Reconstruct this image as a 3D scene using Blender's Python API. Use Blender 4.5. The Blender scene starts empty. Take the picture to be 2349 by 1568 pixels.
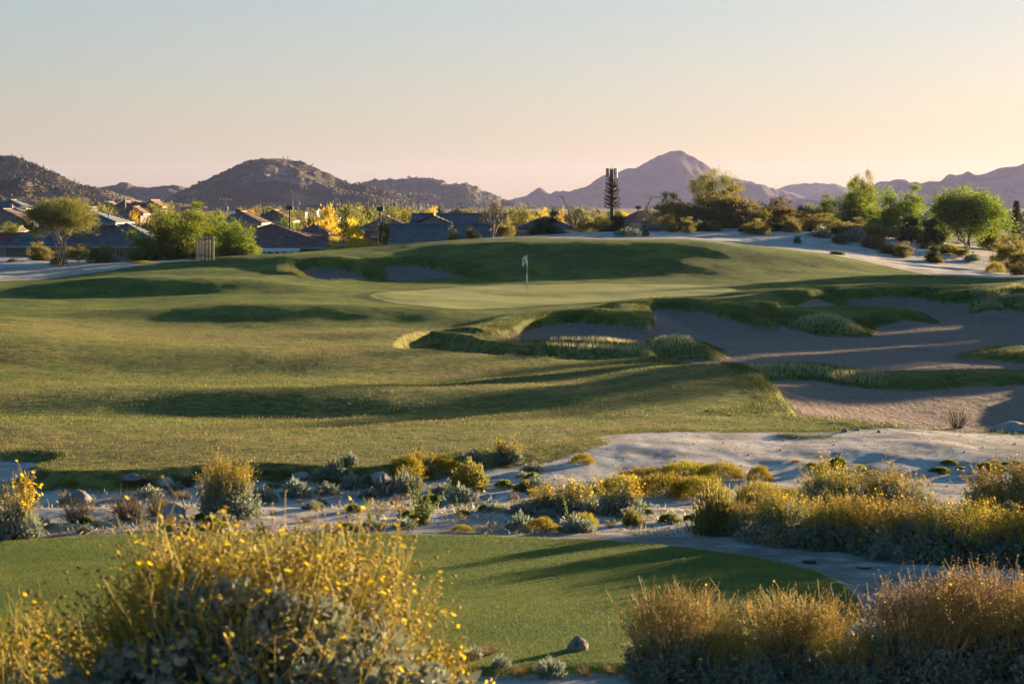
import bpy, bmesh, math, random
import numpy as np
from mathutils import Vector, Matrix, noise as mnoise

random.seed(7)
np.random.seed(7)
R = math.radians
SC = bpy.context.scene
COL = SC.collection

# ---------------------------------------------------------------- camera, sky, sun, exposure
F = 5544.0            # focal length in photo units (frame 2349 x 1568)
CX, HY = 1174.5, 470  # principal column, horizon row
cam_d = bpy.data.cameras.new('camera')
cam = bpy.data.objects.new('camera', cam_d)
COL.objects.link(cam)
cam.location = (0, 0, 0)
cam.rotation_euler = (R(90), 0, 0)
cam_d.sensor_width = 36
cam_d.lens = 36 * F / 2349
cam_d.shift_y = -(784 - HY) / 2349
cam_d.clip_start = 0.1
cam_d.clip_end = 40000
cam_d.dof.use_dof = True
cam_d.dof.focus_distance = 110
cam_d.dof.aperture_fstop = 4.6
SC.camera = cam

SUN_AZ, SUN_EL = 43.0, 6.3     # degrees right of the view axis, above the horizon
world = bpy.data.worlds.new('World')
SC.world = world
world.use_nodes = True
wn = world.node_tree
wn.nodes.clear()
w_out = wn.nodes.new('ShaderNodeOutputWorld')
w_bg = wn.nodes.new('ShaderNodeBackground')
w_sky = wn.nodes.new('ShaderNodeTexSky')
w_sky.sky_type = 'NISHITA'
w_sky.sun_disc = False
w_sky.sun_elevation = R(SUN_EL)
w_sky.sun_rotation = R(SUN_AZ)
w_sky.altitude = 400
w_sky.air_density = 1.0
w_sky.dust_density = 1.4
w_sky.ozone_density = 3.0
w_bg.inputs['Strength'].default_value = 0.070
w_hs = wn.nodes.new('ShaderNodeHueSaturation')      # the photograph's muted evening palette
w_hs.inputs['Saturation'].default_value = 1.25
wn.links.new(w_sky.outputs['Color'], w_hs.inputs['Color'])
w_ga = wn.nodes.new('ShaderNodeGamma')
w_ga.inputs['Gamma'].default_value = 0.58
wn.links.new(w_hs.outputs['Color'], w_ga.inputs['Color'])
w_ti = wn.nodes.new('ShaderNodeMix'); w_ti.data_type = 'RGBA'; w_ti.blend_type = 'MULTIPLY'
w_ti.inputs[0].default_value = 1.0; w_ti.inputs[7].default_value = (1.0, 0.935, 0.965, 1)
wn.links.new(w_ga.outputs['Color'], w_ti.inputs[6])
wn.links.new(w_ti.outputs[2], w_bg.inputs['Color'])
wn.links.new(w_bg.outputs['Background'], w_out.inputs['Surface'])

sun_d = bpy.data.lights.new('sun', 'SUN')
sun_d.energy = 5.0
sun_d.angle = R(0.6)
sun_d.color = (1.0, 0.735, 0.40)
sun = bpy.data.objects.new('sun', sun_d)
COL.objects.link(sun)
sv = Vector((math.sin(R(SUN_AZ)) * math.cos(R(SUN_EL)), math.cos(R(SUN_AZ)) * math.cos(R(SUN_EL)), math.sin(R(SUN_EL))))
sun.rotation_euler = sv.to_track_quat('Z', 'Y').to_euler()

SC.view_settings.view_transform = 'Standard'
SC.view_settings.look = 'None'
SC.view_settings.exposure = 2.2
SC.view_settings.gamma = 1.0
SC.view_settings.use_curve_mapping = False
SC.render.engine = 'CYCLES'
SC.cycles.use_denoising = True
SC.cycles.max_bounces = 6
SC.cycles.diffuse_bounces = 2
SC.cycles.glossy_bounces = 2
SC.cycles.transmission_bounces = 4
SC.cycles.transparent_max_bounces = 8
SC.cycles.volume_bounces = 0
SC.cycles.sample_clamp_indirect = 4
SC.cycles.use_adaptive_sampling = True
SC.cycles.adaptive_threshold = 0.02

# ---------------------------------------------------------------- helpers
def W(vx, vy, D):
    """point seen at photo position (vx, vy) at distance D along the view axis"""
    return Vector(((vx - CX) * D / F, D, (HY - vy) * D / F))

def tag(o, label=None, cat=None, group=None, kind=None):
    if label: o['label'] = label
    if cat: o['category'] = cat
    if group: o['group'] = group
    if kind: o['kind'] = kind
    return o

def mesh_np(name, verts, faces, mat=None, smooth=False):
    """verts (n,3), faces (m,k) of equal size or a list of such arrays"""
    me = bpy.data.meshes.new(name)
    verts = np.asarray(verts, dtype=np.float32)
    fl = faces if isinstance(faces, list) else [faces]
    fl = [np.asarray(f, dtype=np.int32) for f in fl if len(f)]
    me.vertices.add(len(verts))
    me.vertices.foreach_set('co', verts.ravel())
    loops = np.concatenate([f.ravel() for f in fl])
    tot = np.concatenate([np.full(len(f), f.shape[1], np.int32) for f in fl])
    start = np.concatenate([[0], np.cumsum(tot)[:-1]]).astype(np.int32)
    me.loops.add(len(loops))
    me.loops.foreach_set('vertex_index', loops)
    me.polygons.add(len(tot))
    me.polygons.foreach_set('loop_start', start)
    me.polygons.foreach_set('loop_total', tot)
    if smooth:
        me.polygons.foreach_set('use_smooth', np.ones(len(tot), bool))
    me.update(calc_edges=True)
    if mat: me.materials.append(mat)
    return me

def link(name, data, parent=None, loc=None, rz=None, scale=None):
    o = bpy.data.objects.new(name, data)
    COL.objects.link(o)
    if parent: o.parent = parent
    if loc is not None: o.location = loc
    if rz is not None: o.rotation_euler = (0, 0, rz)
    if scale is not None: o.scale = (scale,) * 3 if not hasattr(scale, '__len__') else scale
    return o

class MB:
    """collects plain shapes into one mesh"""
    def __init__(s): s.v = []; s.f = []
    def add(s, vs, fs):
        b = len(s.v); s.v += [tuple(p) for p in vs]; s.f += [tuple(i + b for i in f) for f in fs]
    def box(s, x0, x1, y0, y1, z0, z1):
        s.add([(x0,y0,z0),(x1,y0,z0),(x1,y1,z0),(x0,y1,z0),(x0,y0,z1),(x1,y0,z1),(x1,y1,z1),(x0,y1,z1)],
              [(0,3,2,1),(4,5,6,7),(0,1,5,4),(1,2,6,5),(2,3,7,6),(3,0,4,7)])
    def tube(s, pts, rad, n=6, cap=True):
        pts = [Vector(p) for p in pts]
        rad = rad if hasattr(rad, '__len__') else [rad] * len(pts)
        b = len(s.v)
        up = Vector((0.13, 0.21, 1)).normalized()
        for i, p in enumerate(pts):
            t = (pts[min(i+1, len(pts)-1)] - pts[max(i-1, 0)]).normalized()
            a = t.cross(up)
            if a.length < 1e-3: a = t.cross(Vector((1, 0, 0)))
            a.normalize(); c = t.cross(a)
            for k in range(n):
                q = 2 * math.pi * k / n
                s.v.append(tuple(p + (a * math.cos(q) + c * math.sin(q)) * rad[i]))
        for i in range(len(pts) - 1):
            for k in range(n):
                s.f.append((b+i*n+k, b+i*n+(k+1) % n, b+(i+1)*n+(k+1) % n, b+(i+1)*n+k))
        if cap:
            s.f.append(tuple(b+k for k in range(n))[::-1]); e = b + (len(pts)-1)*n
            s.f.append(tuple(e+k for k in range(n)))
    def mesh(s, name, mat, smooth=False):
        me = bpy.data.meshes.new(name)
        me.from_pydata(s.v, [], s.f)
        if smooth:
            me.polygons.foreach_set('use_smooth', np.ones(len(me.polygons), bool))
        me.update()
        if mat: me.materials.append(mat)
        return me
    def build(s, name, mat, parent=None, loc=None, smooth=False):
        return link(name, s.mesh(name, mat, smooth), parent, loc)

def copy_tree(o, parent=None):
    c = o.copy(); COL.objects.link(c); c.parent = parent
    for ch in o.children: 
        if ch.name in TEMPLATE_KIDS.get(o.name, (ch.name,)): copy_tree(ch, c)
    return c
TEMPLATE_KIDS = {}

# smooth periodic-free value noise for numpy (lattice hash)
def _hash(ix, iy, seed):
    h = (ix.astype(np.int64) * 374761393 + iy.astype(np.int64) * 668265263 + seed * 974634733) & 0xffffffff
    h = ((h ^ (h >> 13)) * 1274126177) & 0xffffffff
    return ((h ^ (h >> 16)) & 0xffff) / 65535.0
def vnoise(x, y, seed=0):
    ix = np.floor(x); iy = np.floor(y)
    fx = x - ix; fy = y - iy
    fx = fx*fx*fx*(fx*(fx*6-15)+10); fy = fy*fy*fy*(fy*(fy*6-15)+10)
    a = _hash(ix, iy, seed); b = _hash(ix+1, iy, seed); c = _hash(ix, iy+1, seed); d = _hash(ix+1, iy+1, seed)
    return (a + (b-a)*fx) * (1-fy) + (c + (d-c)*fx) * fy - 0.5
def fbm(x, y, seed=0, oct=4, gain=0.5, lac=2.03):
    s = np.zeros_like(np.asarray(x, float)); a = 1.0
    for k in range(oct):
        s += a * vnoise(x, y, seed + k*17); x = x*lac + 3.7; y = y*lac - 1.3; a *= gain
    return s
def sstep(a, b, x):
    t = np.clip((x - a) / (b - a), 0, 1); return t*t*(3-2*t)

# ---------------------------------------------------------------- materials
def new_mat(name):
    m = bpy.data.materials.new(name); m.use_nodes = True
    nt = m.node_tree
    return m, nt, nt.nodes['Principled BSDF'], nt.nodes['Material Output']
class NB:
    """short hand for building node graphs"""
    def __init__(s, nt): s.nt = nt
    def n(s, t, **kw):
        nd = s.nt.nodes.new(t)
        for k, v in kw.items(): setattr(nd, k, v)
        return nd
    def put(s, sock, v):
        if isinstance(v, (int, float)): sock.default_value = v
        elif isinstance(v, tuple): sock.default_value = v if len(v) == 4 or sock.type == 'VECTOR' else (*v, 1)
        else: s.nt.links.new(v, sock)
    def math(s, op, a, b=0.0, c=None, clamp=False):
        nd = s.n('ShaderNodeMath', operation=op, use_clamp=clamp)
        s.put(nd.inputs[0], a); s.put(nd.inputs[1], b)
        if c is not None: s.put(nd.inputs[2], c)
        return nd.outputs[0]
    def mix(s, f, a, b, blend='MIX'):
        nd = s.n('ShaderNodeMix', data_type='RGBA', blend_type=blend)
        s.put(nd.inputs[0], f); s.put(nd.inputs[6], a); s.put(nd.inputs[7], b)
        return nd.outputs[2]
    def attr(s, name): return s.n('ShaderNodeAttribute', attribute_name=name).outputs['Fac']
    def noise(s, vec, scale, detail=3, rough=0.55, out=0):
        nd = s.n('ShaderNodeTexNoise')
        if vec is not None: s.nt.links.new(vec, nd.inputs['Vector'])
        nd.inputs['Scale'].default_value = scale; nd.inputs['Detail'].default_value = detail; nd.inputs['Roughness'].default_value = rough
        return nd.outputs[out]
    def ramp(s, v, a, b, lo=0.0, hi=1.0):
        nd = s.n('ShaderNodeMapRange', clamp=True); nd.interpolation_type = 'SMOOTHSTEP'
        s.put(nd.inputs[0], v); s.put(nd.inputs[1], a); s.put(nd.inputs[2], b); s.put(nd.inputs[3], lo); s.put(nd.inputs[4], hi)
        return nd.outputs[0]
    def mapping(s, vec, scale=(1,1,1), rot=(0,0,0)):
        nd = s.n('ShaderNodeMapping'); nd.inputs['Scale'].default_value = scale; nd.inputs['Rotation'].default_value = rot
        s.nt.links.new(vec, nd.inputs['Vector']); return nd.outputs[0]

def simple_mat(name, col, rough=0.8, var=0.25, scale=3.0, bump=0.0, metallic=0.0, spec=0.3):
    m, nt, p, out = new_mat(name); b = NB(nt)
    tc = b.n('ShaderNodeTexCoord').outputs['Object']
    nz = b.noise(tc, scale, 4, 0.6)
    f = b.ramp(nz, 0.3, 0.7)
    dark = tuple(c * (1 - var) for c in col); lite = tuple(min(1, c * (1 + var)) for c in col)
    b.put(p.inputs['Base Color'], b.mix(f, dark, lite))
    p.inputs['Roughness'].default_value = rough; p.inputs['Metallic'].default_value = metallic
    p.inputs['Specular IOR Level'].default_value = spec
    if bump:
        bp = b.n('ShaderNodeBump'); bp.inputs['Strength'].default_value = bump; bp.inputs['Distance'].default_value = 0.05
        b.put(bp.inputs['Height'], nz); nt.links.new(bp.outputs[0], p.inputs['Normal'])
    return m

def leaf_mat(name, cols, trans=0.5, tcol=None, rough=0.6):
    """foliage: diffuse + light shining through, colour varied leaf by leaf"""
    m, nt, p, out = new_mat(name); b = NB(nt)
    rnd = b.n('ShaderNodeNewGeometry').outputs['Random Per Island']
    oi = b.n('ShaderNodeObjectInfo').outputs['Random']
    cr = b.n('ShaderNodeValToRGB'); cr.color_ramp.interpolation = 'LINEAR'
    el = cr.color_ramp.elements
    while len(el) < len(cols): el.new(0.5)
    for i, c in enumerate(cols):
        el[i].position = i / max(1, len(cols) - 1); el[i].color = (*c, 1)
    nt.links.new(rnd, cr.inputs[0])
    hs = b.n('ShaderNodeHueSaturation')
    b.put(hs.inputs['Value'], b.math('MULTIPLY_ADD', oi, 0.3, 0.85)); b.put(hs.inputs['Hue'], b.math('MULTIPLY_ADD', oi, 0.03, 0.485))
    nt.links.new(cr.outputs[0], hs.inputs['Color'])
    p.inputs['Roughness'].default_value = rough; p.inputs['Specular IOR Level'].default_value = 0.25
    nt.links.new(hs.outputs[0], p.inputs['Base Color'])
    tr = b.n('ShaderNodeBsdfTranslucent')
    if tcol: b.put(tr.inputs['Color'], b.mix(1.0, hs.outputs[0], tcol, 'MULTIPLY'))
    else: nt.links.new(hs.outputs[0], tr.inputs['Color'])
    mx = b.n('ShaderNodeMixShader'); mx.inputs[0].default_value = trans
    nt.links.new(p.outputs[0], mx.inputs[1]); nt.links.new(tr.outputs[0], mx.inputs[2]); nt.links.new(mx.outputs[0], out.inputs['Surface'])
    return m

def terrain_material():
    m, nt, p, out = new_mat('golf_ground'); b = NB(nt)
    geo = b.n('ShaderNodeNewGeometry').outputs['Position']
    # shaggy edge noise
    n1 = b.noise(geo, 2.2, 4, 0.65); n2 = b.noise(geo, 9.0, 3, 0.6); n3 = b.noise(geo, 35.0, 2, 0.6)
    big = b.noise(geo, 0.10, 3, 0.5); mid = b.noise(geo, 0.45, 4, 0.6)
    streak = b.noise(b.mapping(geo, (0.8, 1.25, 1.0), (0, 0, R(-30))), 3.4, 4, 0.72)
    wob = b.math('MULTIPLY_ADD', b.math('SUBTRACT', n1, 0.5), 0.55, b.math('MULTIPLY', b.math('SUBTRACT', n2, 0.5), 0.25))
    sand = b.ramp(b.math('SUBTRACT', wob, b.attr('s_sand')), -0.06, 0.06)       # 1 in bunkers
    wob2 = b.math('MULTIPLY', wob, 1.5)
    waste = b.ramp(b.math('SUBTRACT', wob2, b.attr('s_waste')), -0.10, 0.10)     # 1 on bare desert ground
    green = b.ramp(b.attr('s_green'), -0.15, 0.15)
    tee = b.ramp(b.math('MULTIPLY_ADD', wob, 0.12, b.attr('s_tee')), -0.03, 0.03)
    path = b.ramp(b.math('MULTIPLY_ADD', wob, 0.05, b.attr('s_path')), -0.02, 0.02)
    dry = b.attr('dry')  # dryness with painted sun and shade mixed in
    # rough / fairway grass
    g = b.mix(b.ramp(streak, 0.36, 0.64), (0.026, 0.060, 0.008), (0.100, 0.150, 0.015))
    g = b.mix(b.ramp(mid, 0.40, 0.68), g, (0.165, 0.190, 0.016))
    g = b.mix(b.math('MULTIPLY', b.ramp(n2, 0.45, 0.75), 0.45), g, (0.030, 0.045, 0.012))
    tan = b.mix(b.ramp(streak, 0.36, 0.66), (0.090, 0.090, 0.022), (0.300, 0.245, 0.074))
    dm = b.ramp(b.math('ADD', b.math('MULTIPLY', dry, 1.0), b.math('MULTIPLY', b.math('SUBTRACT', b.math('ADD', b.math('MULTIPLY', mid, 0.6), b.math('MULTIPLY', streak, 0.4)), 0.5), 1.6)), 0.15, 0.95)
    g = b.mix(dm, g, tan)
    # mown putting green and tee
    gg = b.mix(b.ramp(mid, 0.3, 0.7), (0.225, 0.235, 0.060), (0.290, 0.275, 0.080))
    collar = b.math('MULTIPLY', b.ramp(b.attr('s_green'), -1.1, -0.9), b.ramp(b.attr('s_green'), -0.1, -0.25))
    g = b.mix(b.math('MULTIPLY', collar, 0.75), g, (0.022, 0.042, 0.012))
    g = b.mix(green, g, gg)
    tg = b.mix(b.ramp(n3, 0.35, 0.65), (0.042, 0.090, 0.010), (0.125, 0.175, 0.020))
    tg = b.mix(b.math('MULTIPLY', b.ramp(mid, 0.40, 0.66), 0.7), tg, (0.200, 0.215, 0.028))
    tg = b.mix(b.math('MULTIPLY', b.ramp(n1, 0.62, 0.74), 0.6), tg, (0.045, 0.060, 0.016))
    g = b.mix(tee, g, tg)
    # bunker sand, raked
    sn = b.noise(b.mapping(geo, (1.0, 0.35, 1), (0, 0, R(20))), 6.0, 2, 0.65)
    sc = b.mix(b.ramp(sn, 0.3, 0.7), (0.195, 0.128, 0.108), (0.275, 0.188, 0.158))
    sc = b.mix(b.math('MULTIPLY', b.ramp(mid, 0.35, 0.7), 0.5), sc, (0.205, 0.140, 0.112))
    # bare desert ground
    wn2 = b.noise(b.mapping(geo, (0.7, 1.3, 1)), 1.1, 4, 0.68)
    wc = b.mix(b.ramp(wn2, 0.34, 0.58), (0.275, 0.235, 0.235), (0.500, 0.450, 0.450))
    wc = b.mix(b.math('MULTIPLY', b.ramp(n3, 0.52, 0.75), 0.55), wc, (0.150, 0.115, 0.100))
    wc = b.mix(b.math('MULTIPLY', b.ramp(big, 0.5, 0.7), 0.5), wc, (0.300, 0.225, 0.180))
    wc = b.mix(b.math('MULTIPLY', b.ramp(b.noise(b.mapping(geo, (0.5, 1.0, 1)), 2.2, 4, 0.7), 0.54, 0.66), 0.6), wc, (0.215, 0.175, 0.165))
    sy = b.n('ShaderNodeSeparateXYZ'); nt.links.new(geo, sy.inputs[0])
    far = b.ramp(sy.outputs[1], 235, 330)                                        # scrub-covered plain beyond the houses
    fc = b.mix(b.ramp(b.noise(geo, 0.05, 4, 0.7), 0.4, 0.6), (0.075, 0.068, 0.040), (0.170, 0.135, 0.095))
    wc = b.mix(far, wc, fc)
    wc = b.mix(b.math('MULTIPLY', b.math('MULTIPLY', b.ramp(b.attr('s_tee'), -4.0, -0.6), b.ramp(n1, 0.25, 0.6)), 0.75), wc, (0.150, 0.110, 0.092))
    col = b.mix(sand, g, sc)
    col = b.mix(waste, col, wc)
    col = b.mix(tee, col, tg)
    pc = b.mix(b.ramp(n2, 0.3, 0.7), (0.300, 0.275, 0.265), (0.360, 0.335, 0.320))
    pc = b.mix(b.math('MULTIPLY', b.ramp(n1, 0.5, 0.75), 0.4), pc, (0.24, 0.21, 0.19))
    col = b.mix(path, col, pc)
    b.put(p.inputs['Base Color'], col)
    p.inputs['Roughness'].default_value = 0.9
    p.inputs['Specular IOR Level'].default_value = 0.12
    # relief: turf grain / pebbles
    soft = b.math('MAXIMUM', b.math('MAXIMUM', green, path), b.math('MULTIPLY', tee, 0.35))
    grassy = b.math('SUBTRACT', 1.0, b.math('MAXIMUM', b.math('MAXIMUM', sand, waste), soft), clamp=True)
    h = b.math('MULTIPLY', b.math('ADD', b.math('MULTIPLY', n2, 0.030), b.math('MULTIPLY', streak, 0.10)), grassy)
    h = b.math('ADD', h, b.math('MULTIPLY', n3, b.math('MULTIPLY_ADD', b.math('MAXIMUM', grassy, tee), 0.050, 0.010)))
    h = b.math('ADD', h, b.math('MULTIPLY', b.math('MULTIPLY', wn2, 0.022), waste))
    h = b.math('ADD', h, b.math('MULTIPLY', b.math('MULTIPLY_ADD', sn, 0.08, b.math('MULTIPLY', n2, 0.03)), sand))
    bp = b.n('ShaderNodeBump'); bp.inputs['Strength'].default_value = 0.9; bp.inputs['Distance'].default_value = 1.0
    b.put(bp.inputs['Height'], h)
    nt.links.new(bp.outputs[0], p.inputs['Normal'])
    return m
M_GROUND = terrain_material()

def rock_slope_mat(name, a, c, speck, scale):
    m, nt, p, out = new_mat(name); b = NB(nt)
    geo = b.n('ShaderNodeNewGeometry').outputs['Position']
    n1 = b.noise(geo, scale, 6, 0.65); n2 = b.noise(geo, scale * 6, 3, 0.6)
    col = b.mix(b.ramp(n1, 0.35, 0.65), a, c)
    col = b.mix(b.math('MULTIPLY', b.ramp(n2, 0.52, 0.62), 0.7), col, speck)
    col = b.mix(b.math('MULTIPLY', b.attr('scar'), 0.8), col, (0.260, 0.225, 0.210))
    b.put(p.inputs['Base Color'], col); p.inputs['Roughness'].default_value = 0.95; p.inputs['Specular IOR Level'].default_value = 0.05
    bp = b.n('ShaderNodeBump'); bp.inputs['Strength'].default_value = 0.8; bp.inputs['Distance'].default_value = 3.0
    b.put(bp.inputs['Height'], n1); nt.links.new(bp.outputs[0], p.inputs['Normal'])
    return m

# ---------------------------------------------------------------- the ground
def pchip_slopes(x, y):
    """x (n,), y (n,k) -> monotone cubic slopes"""
    h = np.diff(x)[:, None]; d = np.diff(y, axis=0) / h
    m = np.zeros_like(y)
    m[0] = d[0]; m[-1] = d[-1]
    w1 = 2*h[1:] + h[:-1]; w2 = h[1:] + 2*h[:-1]
    ok = d[:-1] * d[1:] > 0
    with np.errstate(divide='ignore', invalid='ignore'):
        hm = (w1 + w2) / (w1 / d[:-1] + w2 / d[1:])
    m[1:-1] = np.where(ok, hm, 0)
    return m
def pchip(x, y, q):
    m = pchip_slopes(x, y)
    i = np.clip(np.searchsorted(x, q) - 1, 0, len(x) - 2)
    h = (x[i+1] - x[i]); t = ((np.clip(q, x[0], x[-1]) - x[i]) / h)[:, None]; h = h[:, None]
    return ((1+2*t)*(1-t)**2*y[i] + t*(1-t)**2*h*m[i] + t*t*(3-2*t)*y[i+1] + t*t*(t-1)*h*m[i+1])

TC = [-9000, -700,    0,   300,   600,   900,  1200,  1500,  1800,  2100,  2349,  3000, 11000]
# distance, then height under the eye for each column
TT = [
 (1.5,  [-1.75]*13), (6, [-2.1]*13), (11, [-2.9]*13), (15, [-3.7]*13), (19, [-4.6]*13), (22.5, [-4.98]*13),
 (26,   [-5.02]*13), (37, [-5.05]*13),
 (40,   [-5.22, -5.22, -5.20, -5.20, -5.20, -5.20, -5.18, -5.18, -5.20, -5.22, -5.22, -5.2, -5.2]),
 (46,   [-5.0, -5.02, -5.04, -5.03, -5.02, -5.03, -5.06, -5.12, -5.15, -5.15, -5.12, -5.0, -4.8]),
 (50,   [-4.9, -5.00, -5.03, -5.02, -5.00, -5.00, -5.05, -5.12, -5.16, -5.16, -5.14, -5.0, -4.6]),
 (55,   [-4.9, -5.08, -5.10, -5.12, -5.12, -5.10, -5.08, -5.12, -5.18, -5.20, -5.20, -4.6, -4.3]),
 (58,   [-4.9, -5.12, -5.22, -5.30, -5.32, -5.28, -5.18, -5.15, -5.2, -5.24, -5.25, -4.6, -4.3]),
 (62,   [-4.9, -5.20, -5.40, -5.50, -5.52, -5.46, -5.27, -5.17, -5.26, -5.3, -5.3, -4.6, -4.3]),
 (66.2, [-4.9, -5.15, -5.22, -5.10, -5.02, -5.00, -5.02, -5.04, -5.25, -5.3, -5.3, -4.6, -4.3]),
 (73,   [-4.9, -5.20, -5.38, -5.40, -5.43, -5.42, -5.22, -5.10, -5.22, -5.3, -5.3, -4.6, -4.3]),
 (78,   [-4.9, -5.05, -5.28, -5.46, -5.56, -5.54, -5.44, -5.24, -5.26, -5.3, -5.3, -4.6, -4.3]),
 (86,   [-4.8, -4.50, -4.60, -4.90, -5.04, -5.03, -5.30, -5.44, -5.42, -5.35, -5.3, -4.6, -4.3]),
 (91,   [-4.8, -4.55, -4.64, -5.02, -5.20, -5.14, -5.42, -5.56, -5.42, -5.35, -5.3, -4.6, -4.3]),
 (97,   [-4.8, -4.70, -4.76, -5.16, -5.30, -5.12, -5.30, -5.46, -5.35, -5.30, -5.2, -4.5, -4.2]),
 (105,  [-4.8, -4.85, -4.90, -5.26, -5.38, -5.36, -5.22, -5.20, -5.15, -5.15, -5.1, -4.5, -4.2]),
 (108,  [-4.8, -4.88, -4.97, -5.18, -5.16, -5.24, -5.15, -5.10, -5.10, -5.10, -5.1, -4.5, -4.2]),
 (112.5,[-4.8, -4.92, -4.96, -4.84, -4.56, -4.70, -5.02, -4.96, -5.00, -5.05, -5.0, -4.5, -4.2]),
 (118,  [-4.8, -4.96, -5.02, -4.98, -4.64, -4.80, -5.00, -4.90, -4.88, -4.90, -4.9, -4.5, -4.2]),
 (124,  [-4.8, -4.96, -5.02, -5.02, -4.82, -4.88, -4.99, -4.88, -4.83, -4.82, -4.8, -4.5, -4.2]),
 (130,  [-4.8, -4.96, -5.04, -4.92, -4.82, -4.89, -4.96, -4.87, -4.80, -4.78, -4.7, -4.5, -4.2]),
 (136,  [-4.8, -4.55, -4.55, -4.00, -4.28, -4.88, -4.92, -4.85, -4.78, -4.72, -4.7, -4.4, -4.1]),
 (143,  [-4.8, -4.60, -4.60, -4.12, -4.40, -4.84, -4.85, -4.80, -4.72, -4.65, -4.6, -4.3, -4.0]),
 (149,  [-4.8, -4.70, -4.78, -4.40, -4.34, -4.62, -4.58, -4.56, -4.60, -4.66, -4.6, -4.2, -4.0]),
 (156,  [-4.8, -4.80, -4.88, -4.36, -4.02, -3.84, -3.50, -3.48, -4.05, -4.52, -4.7, -4.2, -4.0]),
 (163,  [-4.8, -4.90, -4.95, -4.10, -3.32, -3.16, -2.38, -2.34, -3.08, -4.28, -4.9, -4.2, -3.9]),
 (173,  [-4.8, -4.90, -4.75, -4.20, -3.62, -2.88, -2.42, -2.36, -3.12, -4.28, -5.0, -4.2, -3.8]),
 (181,  [-4.8, -4.70, -4.50, -4.32, -4.20, -3.02, -2.46, -2.38, -2.98, -4.18, -5.0, -4.2, -3.7]),
 (190,  [-5.0, -4.60, -4.30, -4.42, -4.80, -4.10, -2.42, -2.10, -2.20, -3.45, -4.6, -4.0, -3.6]),
 (198,  [-5.2, -4.60, -4.25, -4.70, -5.50, -5.30, -2.75, -2.20, -1.90, -3.00, -4.2, -3.6, -3.5]),
 (210,  [-5.5, -5.40, -5.40, -5.90, -6.30, -6.30, -4.80, -3.40, -2.40, -3.10, -3.9, -3.5, -3.4]),
 (230,  [-6.0, -6.30, -6.50, -6.60, -6.60, -6.60, -6.30, -5.00, -4.00, -4.20, -4.4, -4.0, -3.8]),
 (300,  [-6.9]*13), (600, [-6.2]*13), (1000, [-4.5]*13), (2000, [-4.0]*13), (5000, [-8.0]*13), (30000, [-45.0]*13),
]
tD = np.array([t[0] for t in TT], float); tZ = np.array([t[1] for t in TT], float)

cols = np.concatenate([np.linspace(-9000, -1200, 34), np.linspace(-1100, -120, 30), np.arange(-100, 2452, 3.6),
                       np.linspace(2480, 3600, 36), np.linspace(3800, 11000, 32)])
rows = np.concatenate([np.arange(1.5, 22, 0.5), np.arange(22, 46, 0.19), np.arange(46, 112, 0.24), np.arange(112, 202, 0.38),
                       np.arange(202, 262, 1.5), np.geomspace(264, 30000, 70)])
NR, NC = len(rows), len(cols)
Dg = rows[:, None] * np.ones((1, NC))
Xg = (cols[None, :] - CX) * rows[:, None] / F
_zc = pchip(np.log(tD), tZ, np.log(rows))                       # rows x table columns
zb = pchip(np.array(TC, float), _zc.T.copy(), cols).T.copy()     # rows x cols
# soften the column seams
for _ in range(30):
    zb[:, 1:-1] += 0.25 * (zb[:, 2:] - 2*zb[:, 1:-1] + zb[:, :-2])

def smooth_poly(pts, n=5):
    P = np.array(pts, float); out = []
    for i in range(len(P)):
        p0, p1, p2, p3 = P[i-1], P[i], P[(i+1) % len(P)], P[(i+2) % len(P)]
        for k in range(n):
            t = k / n
            out.append(0.5*((2*p1) + (p2-p0)*t + (2*p0-5*p1+4*p2-p3)*t*t + (3*p1-p0-3*p2+p3)*t**3))
    return np.array(out)
def on_ground(vx, vy, dmin=20):
    """first point of the bare ground seen at photo position (vx, vy)"""
    j = int(np.clip(np.searchsorted(cols, vx), 1, NC-1)); t = np.clip((vx - cols[j-1]) / (cols[j] - cols[j-1]), 0, 1)
    zz = zb[:, j-1]*(1-t) + zb[:, j]*t
    py = HY - zz * F / rows
    ok = np.where((py <= vy) & (rows >= dmin))[0]
    i = ok[0] if len(ok) else NR-2
    if i > 0 and py[i-1] > vy:
        s = (py[i-1] - vy) / (py[i-1] - py[i]); D = rows[i-1] + s*(rows[i]-rows[i-1])
    else: D = rows[i]
    return D
def poly_ground(pts, dmin=20, n=5):
    q = smooth_poly(pts, n)
    return np.array([((x - CX) * d / F, d) for x, y in q for d in [on_ground(x, y, dmin)]])
def poly_plane(pts, z, n=5):
    q = smooth_poly(pts, n)
    return np.array([((x - CX) * d / F, d) for x, y in q for d in [-z * F / (y - HY)]])
def sdf(poly, pad=8.0):
    """signed distance (inside positive) on the grid, -pad outside the padded box"""
    out = np.full((NR, NC), -pad)
    x0, y0 = poly.min(0) - pad; x1, y1 = poly.max(0) + pad
    sel = (Xg > x0) & (Xg < x1) & (Dg > y0) & (Dg < y1)
    px = Xg[sel]; py = Dg[sel]
    dist = np.full(px.shape, 1e9); ins = np.zeros(px.shape, bool)
    for i in range(len(poly)):
        ax, ay = poly[i-1]; bx, by = poly[i]
        ex, ey = bx-ax, by-ay
        t = np.clip(((px-ax)*ex + (py-ay)*ey) / (ex*ex+ey*ey+1e-12), 0, 1)
        dist = np.minimum(dist, (px-ax-t*ex)**2 + (py-ay-t*ey)**2)
        if by != ay:
            ins ^= ((ay > py) != (by > py)) & (px < (bx-ax)*(py-ay)/(by-ay) + ax)
    dist = np.sqrt(dist)
    out[sel] = np.clip(np.where(ins, dist, -dist), -pad, pad)
    return out

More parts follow.
